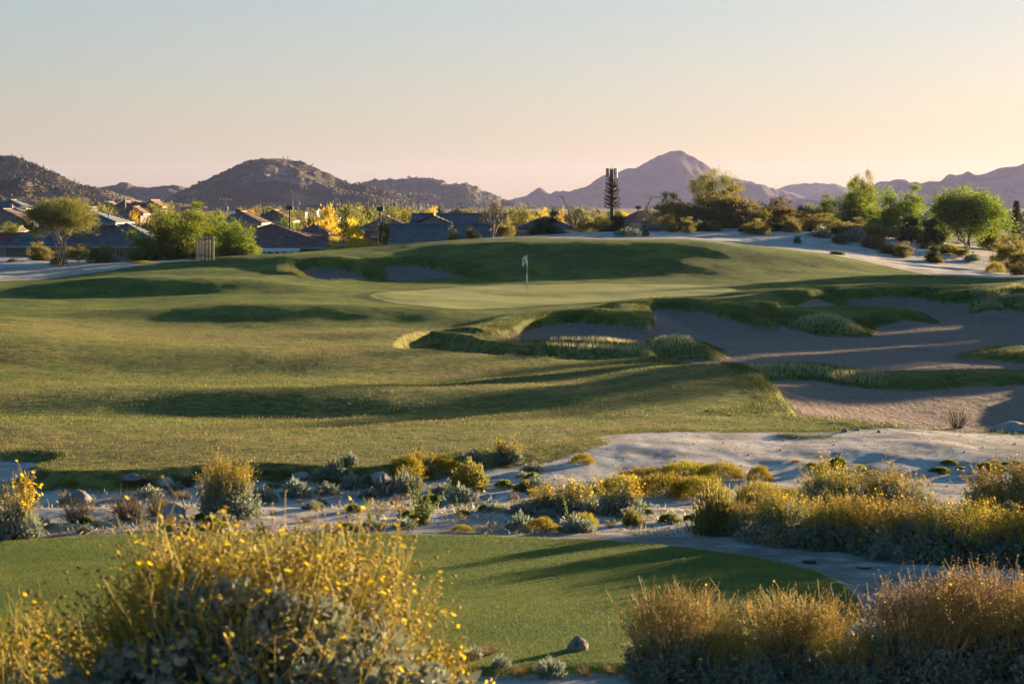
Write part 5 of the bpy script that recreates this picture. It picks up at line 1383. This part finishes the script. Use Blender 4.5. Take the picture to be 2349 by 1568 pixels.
for i, (vx, vy, w_, h_, lab) in enumerate([
    (1430,1132,150,44,'left end mat of the yellow-green shrub belt'), (1520,1136,150,52,'front middle mat of the yellow-green shrub belt'), (1600,1140,150,50,'front right mat of the yellow-green shrub belt'),
    (1480,1104,140,34,'back left mat of the yellow-green shrub belt'), (1570,1098,160,42,'tallest back mat of the yellow-green shrub belt'), (1655,1096,120,38,'back right mat of the yellow-green shrub belt'),
    (1742,1101,66,36,'round yellow-green shrub right of the shrub belt'), (1745,1148,130,44,'golden mat at the foot of the hedge back row'), (1820,1152,120,36,'golden mat behind the hedge'),
    (1336,1062,64,24,'olive mat on the bare ground edge right of the grey shrubs'), (932,1082,92,38,'left of two round yellow-green shrubs at the turf edge'), (1012,1076,86,36,'right of two round yellow-green shrubs at the turf edge'),
    (1243,1216,76,32,'yellow cushion plant at the far tee edge'), (1338,1206,80,32,'golden cushion plant behind the grey leafy one'), (485,1212,54,26,'fresh green cushion plant behind the largest brittlebush'),
    (1210,1112,38,14,'small flat yellow mat on the waste ground'), (1922,1071,40,22,'dark green cushion alone on the bare ground'), (1975,1076,28,12,'tiny yellow mat right of the dark green cushion'), (1862,1073,30,12,'flat green mat left of the dark green cushion')]):
    plant(CUSH if i not in (16, 18, 14) else GRNC, i, vx, vy, w_, h_, 'cushion_shrub', lab, 'shrub', MAT if i < 9 else None)
GR = 'grey-green leafy plants on the waste ground'
for i, (vx, vy, w_, h_, lab) in enumerate([
    (1086,1060,54,26,'grey round shrub at the turf edge right of the yellow-green pair'), (1164,1056,60,34,'grey shrub with yellow stalks at the turf edge'), (1325,1221,84,38,'grey leafy plant in front of the golden cushion'),
    (1190,1215,58,36,'grey-green leafy plant left of the yellow cushion'), (1228,1124,50,30,'grey plant with yellow patch on the waste ground'), (930,1130,56,40,'spiky grey plant right of the dark rock'),
    (680,1140,70,40,'grey plant with one yellow flower left of the stump'), (810,1120,60,30,'pale grey plant left of the grey boulder'), (1290,1170,70,34,'bluish leafy plant in the middle of the waste ground'),
    (1430,1175,90,52,'grey shrub crowned with tall yellow stalks'), (1330,1165,80,50,'grey shrub with dark side left of the stalky one'), (770,1085,44,30,'grey plant against the dark turf edge'), (800,1068,46,28,'lone grey plant on the turf lip'),
    (600,1150,60,30,'low grey plant right of the lone brittlebush'), (1060,1150,70,36,'grey plant under the creosote bush')]):
    plant(GREYC, i, vx, vy, w_, h_, 'grey_leaf_plant', lab, 'plant', GR)
for vx, vy, w_, h_, lab in ((1075,1118,96,62,'dark creosote bush at the turf edge'), (1640,1225,120,110,'dark leafy creosote at the left end of the hedge'), (1450,1203,50,36,'small dark creosote by the tee far edge'), (1720,1205,90,90,'olive shrub between creosote and hedge')):
    plant(CREO, 0, vx, vy, w_, h_, 'creosote_shrub', lab, 'shrub')
for i, (vx, vy, w_, h_, lab) in enumerate([(175,1198,84,60,'round clump of dry brown stems before the half-hidden boulder'), (292,1192,92,74,'dry stem clump with a yellow top'), (362,1182,72,58,'dry stem clump touching the big pale boulder'),
    (336,1116,44,34,'small dry stump clump beside the long flat rock'), (430,1116,44,36,'dry twisted clump left of the lone brittlebush'), (2196,982,62,58,'dry pale shrub at the edge of the lower bunker')]):
    plant(DRY, 0 if i < 5 else 1, vx, vy, w_*1.2, h_*1.05, 'dry_clump', lab, 'plant', dmax=66)
for i, (vx, vy, h_, lab) in enumerate([(850,1206,90,'forked green stalk weed behind the largest brittlebush'), (968,1203,112,'tallest bright green stalk weed beyond the tee'), (1051,1192,74,'single green spire weed right of the tallest stalk weed'),
    (325,1218,46,'short green spire weed behind the left bush stalks'), (364,1212,60,'green spire weed before the big pale boulder'), (1303,1206,84,'single green spire beside the golden cushion'), (590,1196,60,'thin green spire weed right of the lone brittlebush'), (92,1165,44,'thin dry spire weed at the left')]):
    plant(STALKW, (0, 1, 2, 2, 2, 2, 2, 2)[i], vx, vy, 0, h_, 'stalk_weed', lab, 'plant', None, False)
bush(BB_E, seen(18, 1236, 30, 50), 1.0, (1.25, 1.25, 1.5), 'leafy plant with tall dry stalks at the left edge beyond the tee', None, 'plant', 'leafy_plant')
for i, (vx, vy, s_, lab) in enumerate([(940,1118,0.55,'stalky yellow-flowered plant right of the grey boulder'), (1420,1178,0.8,'tall yellow-stalked brittlebush near the tee far edge'), (1320,1178,0.75,'yellow-stalked brittlebush left of the tall one'), (1165,1060,0.6,'yellow-stalked brittlebush on the turf lip'), (970,1080,0.5,'yellow-stalked plant between the yellow-green pair'), (1245,1170,0.6,'thin dry-stalked brittlebush in the waste ground middle')]):
    bush(BB_E, seen(vx, vy, 30, 56), i*1.1, s_*1.2, lab, None, 'bush')
# low weeds, each told by the nearest landmark
bpy.context.view_layer.update()
LAND = [(o.location.copy(), o['label']) for o in COL.objects if o.parent is None and o.get('label') and o.get('category') in ('bush', 'shrub', 'plant') and 34 < o.location.y < 56]
_seen = {}
def near_label(kind_, p):
    q, lb = min(LAND, key=lambda t: ((t[0].x-p.x)**2 + ((t[0].y-p.y)*0.6)**2))
    dx, dy = p.x-q.x, p.y-q.y
    side = ('right' if dx > 0 else 'left') if abs(dx) > abs(dy)*0.6 else ('behind' if dy > 0 else 'front')
    lb = ' '.join(lb.split()[:9]); 
    while lb.split()[-1] in ('the', 'third', 'lower', 'of', 'a', 'at', 'in', 'on', 'with', 'right', 'left', 'and', 'to', 'yellow', 'big', 'pale', 'turf', 'beside', 'behind', 'before', 'tall', 'grey', 'golden', 'round', 'near', 'from', 'tee', 'far', 'alone', 'among', 'back', 'dry', 'largest', 'dark', 'bare', 'waste', 'one'): lb = ' '.join(lb.split()[:-1])
    txt = {'right': 'just right of the', 'left': 'just left of the', 'behind': 'just behind the', 'front': 'just before the'}[side]
    return f'{kind_} {txt} {lb}'
rng = random.Random(12)
cnt = 0
while cnt < 118:
    vx = rng.uniform(-20, 1760); vy = rng.uniform(1075, 1226)
    edge = 1226 - 4 + (12 if vx < 300 else 0)
    if vy > edge or (vx > 1380 and vy < 1140) or (vx < 500 and vy < 1130 and rng.random() < 0.8): continue
    p = seen(vx, vy, 30, 60); k = rng.random(); s = rng.uniform(0.10, 0.26)
    if k < 0.34: me, nm = GREYC[1], 'grey_weed'; sc = (s, s, s*0.75)
    elif k < 0.60: me, nm = GRNC[0], 'green_weed'; sc = (s*0.8, s*0.8, s*0.6)
    elif k < 0.92: me, nm = STRAWT[cnt % 2], 'straw_tuft'; sc = (s*0.9, s*0.9, s*0.95)
    else: me, nm = CUSH[1], 'yellow_weed'; sc = (s*0.8, s*0.8, s*0.5)
    lab = near_label(('small ' if s < 0.18 else '') + nm.replace('_', ' '), p)
    tag(link(nm, me, None, p, rng.uniform(0, 6.28), sc), lab, 'weed', nm.replace('_', ' ') + 's on the waste ground'); cnt += 1
for i in range(16):
    vx = rng.uniform(1780, 2330); vy = rng.uniform(1060, 1090)
    p = seen(vx, vy, 30, 60); s = rng.uniform(0.08, 0.2)
    tag(link('green_weed', GRNC[0] if i % 2 else CUSH[0], None, p, i, (s, s, s*0.5)), 'small low weed on the bare ground behind the hedge', 'weed', 'weeds behind the hedge')
for i, (vx, vy) in enumerate([(1110,1545),(1150,1530),(1190,1548),(1230,1540),(1265,1552),(1340,1548),(1400,1545),(1085,1510),(1120,1500)]):
    p = seen(vx, vy, 22, 30); s = rng.uniform(0.08, 0.17)
    tag(link('edge_weed', (STRAWT[1], GREYC[1], STRAWT[0])[i % 3], None, p, i*1.3, (s, s, s*1.1)), 'ragged low weed along the near edge of the tee', 'weed', 'weeds along the near tee edge')
# plants on the sandy banks at the back
for i, (vx, vy, w_, h_, ms, lab) in enumerate([
    (135,607,44,20,CUSH,'yellow-green tuft at the foot of the airy palo verde'), (88,598,30,12,CUSH,'low yellow tuft on the left sandy bank'), (30,600,30,8,CUSH,'small dull tuft on the left sandy bank'),
    (2282,626,48,26,CUSH,'yellow-flowered bush low on the right sandy slope'), (2148,604,36,16,CREO,'small olive bush in the middle of the right sandy slope'), (2012,572,48,28,CREO,'olive bush at the top of the right sandy slope'),
    (1829,558,16,14,GRNC,'small green bush on the sand above the turf corner'), (1481,541,17,13,GRNC,'small round green bush on the pale sand strip'), (2175,582,70,22,CUSH,'long yellow-green shrub on the upper right slope'),
    (1885,545,40,24,GREYC,'grey shrub under the thicket'), (1960,555,60,30,GREYC,'bluish shrub under the reddish brown bush'), (1760,540,40,12,STRAWT,'straw patch on the sand below the thicket'), (2230,600,40,18,GREYC,'grey shrub on the right sandy slope'), (2190,594,30,14,STRAWT,'straw tuft on the right sandy slope'),
    (1920,585,34,8,GRNC,'flat dark weed at the turf edge of the right slope'), (1440,520,60,16,GREYC,'grey low brush left of the thicket'), (1500,522,60,18,GREYC,'grey brush at the left foot of the thicket'), (1570,525,70,16,GREYC,'grey brush under the olive-brown bush'), (250,596,60,8,CUSH,'low golden weeds along the far path left end'), (330,597,70,7,CUSH,'low golden weeds along the far path right end')]):
    plant(ms, i, vx, vy, w_, h_, 'bank_shrub', lab, 'shrub', None, True, 150, 215)

# ---------------------------------------------------------------- rocks and small things
M_ROCK = simple_mat('boulder_stone', (0.300, 0.275, 0.270), 0.85, 0.35, 3.0, 0.6)
M_ROCKD = simple_mat('boulder_stone_dark', (0.200, 0.170, 0.165), 0.85, 0.35, 3.0, 0.6)
RK = [rock_mesh(s, M_ROCK) for s in (1, 2, 3)] + [rock_mesh(4, M_ROCKD)]
for i, (vx, vy, w_, h_, k, lab) in enumerate([
    (398,1187,60,36,0,'largest pale grey boulder beside the dry clumps'), (180,1152,80,30,3,'dark boulder half hidden behind the round dry clump'), (75,1089,36,14,1,'pale stone alone at the far left of the waste ground'),
    (303,1098,58,14,3,'long flat rock below the turf edge'), (380,1111,48,18,2,'bluish pale rock beside the dry twisted clump'), (692,1094,42,14,1,'flat pale stone below the turf edge in the middle'),
    (872,1104,56,22,0,'upright pale boulder behind the stump'), (918,1128,54,24,3,'rounded brown boulder right of the stump'), (1012,1156,24,14,1,'small white-topped stone right of the tallest stalk weed'),
    (1395,1150,50,18,2,'bluish rock behind the tall yellow-stalked brittlebush'), (2320,988,96,22,0,'broad pale rock at the right edge by the lower bunker'), (1938,990,18,8,3,'small dark stone on the waste edge below the bunker'), (1968,987,14,6,1,'small pale stone on the waste edge below the bunker'), (2016,992,10,6,3,'tiny dark stone right of the pale one by the bunker')]):
    p = seen(vx, vy, 30, 70); s = p.y/F
    tag(link('boulder' if w_ > 30 else 'stone', RK[k], None, p + Vector((0, 0, h_*s*0.12)), i*1.9, (w_*s*0.52, w_*s*0.42, h_*s*0.85)), lab, 'rock')

# dead root stump
r = link('dead_stump', None, None, seen(885, 1138, 30, 50)); tag(r, 'grey twisted dead stump with upturned roots on the waste ground', 'stump')
rs = np.random.default_rng(9)
M_DEAD = simple_mat('dead_wood', (0.120, 0.105, 0.100), 0.9, 0.35, 10)
for k in range(13):
    q = k*0.9; u = 0.10 + 0.16*rs.random(); L = 0.22 + 0.22*rs.random()
    mb = MB(); c, s = math.cos(q), math.sin(q)
    mb.tube([(c*0.03, s*0.03, -0.03), (c*u*0.8, s*u*0.5, L*0.35), (c*u*1.2, s*u*0.6, L*0.75), (c*u*(0.8+0.5*rs.random()), s*u*0.5, L)], [0.030, 0.026, 0.018, 0.008], 6)
    mb.build('root', M_DEAD, r, smooth=True)

# tee marker: a painted field stone
p = seen(1325, 1489, 24, 40); s = p.y/F
tm = link('tee_marker', None, None, p); tag(tm, 'small brown stone tee marker with a teal diamond on the tee', 'tee marker')
mk = rock_mesh(6, M_ROCKD); so = link('stone', mk, tm, (0, 0, 34*s*0.14)); so.scale = (50*s*0.50, 50*s*0.40, 38*s*0.66)
M_TEAL = simple_mat('teal_paint', (0.010, 0.120, 0.110), 0.5, 0.15, 8)
bpy.context.view_layer.update()
mb = MB(); cz = 0.075; a_ = 0.042
vs = []
for (u, w) in ((0, 1), (0.8, 0), (0, -1), (-0.8, 0), (0, 0)):
    vs.append((u*a_ - 0.008, w*a_ + cz))
# lay the mark on the stone's face
bmk = bmesh.new(); bmk.from_mesh(mk)
from mathutils.bvhtree import BVHTree
bv = BVHTree.FromBMesh(bmk); bmk.free()
def on_stone(x, zz):
    o_ = Vector((x/so.scale.x, -4, (zz - so.location.z)/so.scale.z)); h = bv.ray_cast(o_, Vector((0, 1, 0)))
    y = h[0].y if h[0] else -0.8
    return Vector((x, y*so.scale.y - 0.003, zz))
grid = []; N_ = 7
for i in range(N_):
    for j in range(N_):
        u = (i/(N_-1) - (j/(N_-1)))*0.8*a_; w = (i/(N_-1) + j/(N_-1) - 1)*a_
        grid.append(on_stone(u - 0.008, w + cz))
mb.add(grid, [(i*N_+j, (i+1)*N_+j, (i+1)*N_+j+1, i*N_+j+1) for i in range(N_-1) for j in range(N_-1)])
mb.build('painted_diamond', M_TEAL, tm, smooth=True)

# irrigation valve boxes
M_LID = simple_mat('valve_lid', (0.260, 0.300, 0.270), 0.6, 0.15, 9)
M_LIDD = simple_mat('valve_body', (0.030, 0.034, 0.034), 0.7, 0.2, 9)
for vx, vy, w_, lab in ((1982, 1302, 32, 'round irrigation box with pale green lid on the dirt right of the tee'), (1857, 1290, 30, 'dark sunken irrigation box at the tee edge')):
    p = seen(vx, vy, 28, 44); s = p.y/F; rr = w_*s/2; hh = 0.022 if vx > 1900 else 0.012
    r = link('valve_box', None, None, p); tag(r, lab, 'valve box')
    mb = MB(); mb.tube([(0,0,-0.06),(0,0,hh)], rr, 18); mb.build('body', M_LIDD, r)
    mb = MB(); mb.tube([(0,0,hh+0.001),(0,0,hh+0.014),(0,0,hh+0.018)], [rr*1.05, rr*1.05, rr*0.96], 18); mb.build('lid', M_LID if vx > 1900 else M_LIDD, r)

# ---------------------------------------------------------------- uncounted: shaggy turf on the lips, seed grass, gravel
def grid_samples(mask, n, seed, jitter=True):
    rg = np.random.default_rng(seed)
    ii, jj = np.where(mask[:-1, :-1]); area = (rows[ii+1]-rows[ii]) * (cols[jj+1]-cols[jj]) * rows[ii] / F
    k = rg.choice(len(ii), n, p=area/area.sum()); i, j = ii[k], jj[k]; a = rg.random(n); b_ = rg.random(n)
    def g(A): return A[i, j]*(1-a)*(1-b_) + A[i, j+1]*(1-a)*b_ + A[i+1, j]*a*(1-b_) + A[i+1, j+1]*a*b_
    return np.stack([g(Xg), g(Dg), g(z)], 1), rg
def blades(name, mask, n, ln, asp, mat, seed, lean=0.55):
    P, rg = grid_samples(mask, n, seed)
    up = np.tile((0.0, 0.0, 1.0), (n, 1))
    me = Soup().add(leaves(P, ln, asp, rg, up, lean)).mesh(name, mat)
    o = link(name, me); return o
inview = (cols > -60) & (cols < 2420)
M_TURF = leaf_mat('turf_blade', [(0.045, 0.070, 0.012), (0.095, 0.120, 0.020), (0.140, 0.150, 0.026)], 0.5)
M_SEEDG = leaf_mat('seed_grass', [(0.34, 0.30, 0.16), (0.50, 0.44, 0.26), (0.26, 0.25, 0.10)], 0.5)
lipm = (s_sand > 0.02) & (s_sand < 1.0) & (Dg > 50) & (Dg < 165) & inview[None, :] & (s_waste > 0)
tag(blades('lip_turf', lipm, 42000, 0.13, 0.10, M_TURF, 1, 0.62), 'shaggy turf hanging over the bunker lips', None, None, 'stuff')
wl = (s_waste > -0.12) & (s_waste < 0.55) & (Dg > 42) & (Dg < 62) & inview[None, :]
tag(blades('edge_turf', wl, 16000, 0.05, 0.12, M_TURF, 2, 0.6), 'ragged turf along the bare ground edge', None, None, 'stuff')
# turf grain: short upright blades on the fairway and the tee
fwm = (s_sand > 0.3) & (s_waste > 0.1) & (green < -1) & (Dg > 44) & (Dg < 140) & inview[None, :]
P, rg = grid_samples(fwm, 190000, 21); P = P[rg.random(len(P)) < 1 - 0.97*sstep(62, 138, P[:, 1])]
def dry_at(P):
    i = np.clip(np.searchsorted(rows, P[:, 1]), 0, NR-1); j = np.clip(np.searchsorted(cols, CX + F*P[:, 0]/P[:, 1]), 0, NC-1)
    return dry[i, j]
dp = dry_at(P) + 0.9*fbm(P[:, 0]*0.6, P[:, 1]*0.6, 23, 3) + 0.15*rg.normal(size=len(P))  # blade colour follows the painted sun and shade too
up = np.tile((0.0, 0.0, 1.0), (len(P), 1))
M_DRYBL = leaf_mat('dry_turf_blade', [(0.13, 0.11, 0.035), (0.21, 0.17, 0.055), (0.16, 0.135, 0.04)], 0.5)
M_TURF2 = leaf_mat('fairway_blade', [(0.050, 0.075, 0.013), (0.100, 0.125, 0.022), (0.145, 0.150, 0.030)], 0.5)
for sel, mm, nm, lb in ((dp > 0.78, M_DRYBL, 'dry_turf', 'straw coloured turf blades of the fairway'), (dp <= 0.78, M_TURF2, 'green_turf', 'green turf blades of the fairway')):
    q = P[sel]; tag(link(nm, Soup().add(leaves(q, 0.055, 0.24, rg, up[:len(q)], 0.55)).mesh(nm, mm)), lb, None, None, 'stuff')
M_TEEBL = leaf_mat('tee_blade', [(0.055, 0.085, 0.014), (0.110, 0.140, 0.024), (0.160, 0.170, 0.035)], 0.5)
tmk = (tee > 0.03) & inview[None, :]
P, rg = grid_samples(tmk, 80000, 22)
tag(link('tee_turf', Soup().add(leaves(P, 0.022, 0.24, rg, np.tile((0.0, 0.0, 1.0), (len(P), 1)), 0.5)).mesh('tee_turf', M_TEEBL)), 'short mown turf blades of the tee', None, None, 'stuff')
sg = np.zeros_like(z, bool)
for pts, pl in (([(1262,790),(1340,783),(1440,790),(1500,800),(1500,812),(1430,806),(1330,800),(1262,800)], -5.48), ([(1470,785),(1560,780),(1600,795),(1676,818),(1640,820),(1560,806),(1480,800)], -5.35), ([(1640,850),(1760,846),(1890,850),(1960,860),(2035,868),(2030,880),(1930,872),(1760,862)], -5.55), ([(1790,740),(1900,732),(1990,745),(1980,760),(1880,764),(1800,756)], -5.25), ([(2225,690),(2300,682),(2349,680),(2349,700),(2260,722),(2230,722)], -5.2)):
    sg |= (sdf(poly_plane(pts, pl, 2), 2.0) > 0)
sg &= (s_sand > 0.1)
tag(blades('seed_grass', sg, 11000, 0.17, 0.09, M_SEEDG, 3, 0.8), 'pale seeding grass on the bunker islands', None, None, 'stuff')
# gravel
gm = (s_waste < -0.3) & (Dg > 36.8) & (Dg < 62) & inview[None, :] & (tee < -0.2)
P, rg = grid_samples(gm, 10000, 4)
s = (0.004 + rg.exponential(0.006, len(P))).clip(0, 0.055)
V = P[:, None] + OCT_V[None]*s[:, None, None]*rg.uniform(0.6, 1.3, (len(P), 6, 1))*np.array([1, 1, 0.6])
tag(link('gravel', mesh_np('gravel', V.reshape(-1, 3), (OCT_F[None] + (np.arange(len(P))*6)[:, None, None]).reshape(-1, 3), M_ROCKD)), 'loose gravel on the waste ground', None, None, 'stuff')
lm = gm & (Dg < 47) & (cols < 1750)[None, :]
P, rg = grid_samples(lm, 9000, 5)
den = fbm(P[:, 0]*0.8, P[:, 1]*0.5, 8, 3); P = P[den > -0.05]
me = Soup().add(leaves(P, 0.10, 0.16, rg, np.tile((0, 0, 1.0), (len(P), 1)), 0.25)).mesh('plant_litter', M_STRAW)
tag(link('plant_litter', me), 'dry leaf and stem litter between the weeds', None, None, 'stuff')
me = Soup().add(leaves(P[::2] + np.array([0.1, 0.05, 0.0]), 0.07, 0.45, rg, np.tile((0, 0, 1.0), (len(P[::2]), 1)), 0.4)).mesh('ground_herbs', M_GREYLEAF)
tag(link('ground_herbs', me), 'tiny grey herbs carpeting the waste ground', None, None, 'stuff')

# ---------------------------------------------------------------- tell equal-looking neighbours apart by their order from the left
bpy.context.view_layer.update()
_by = {}
for o in COL.objects:
    if o.parent is None and o.get('label') and o.get('category'): _by.setdefault(o['label'], []).append(o)
ORD = ['leftmost', 'second', 'third', 'fourth', 'fifth', 'sixth', 'seventh', 'eighth', 'ninth', 'tenth', 'eleventh', 'twelfth', 'thirteenth', 'fourteenth', 'fifteenth', 'sixteenth', 'seventeenth', 'eighteenth', 'nineteenth', 'twentieth', 'twenty-first', 'twenty-second', 'twenty-third', 'twenty-fourth']
for lb, os_ in _by.items():
    if len(os_) < 2 or len(os_) > 24 or 'beyond the right edge' in lb: continue
    os_.sort(key=lambda o: o.location.x / max(o.location.y, 1))
    for i, o in enumerate(os_):
        t = f'{ORD[i]} from the left, {lb}' if i else f'leftmost {lb}'
        if len(t.split()) > 16: t = f'{ORD[i]} {lb}'
        if len(t.split()) <= 16: o['label'] = t

# ---------------------------------------------------------------- air
hz = MB(); hz.box(-9000, 9000, -300, 9500, -60, 150)
m = bpy.data.materials.new('evening_haze'); m.use_nodes = True
nt = m.node_tree; nt.nodes.clear()
o = nt.nodes.new('ShaderNodeOutputMaterial'); pv = nt.nodes.new('ShaderNodeVolumePrincipled')
pv.inputs['Color'].default_value = (0.47, 0.50, 1.0, 1)
pv.inputs['Density'].default_value = 0.000036
pv.inputs['Anisotropy'].default_value = 0.35
nt.links.new(pv.outputs[0], o.inputs['Volume'])
hzo = hz.build('haze', m)
tag(hzo, kind='stuff')
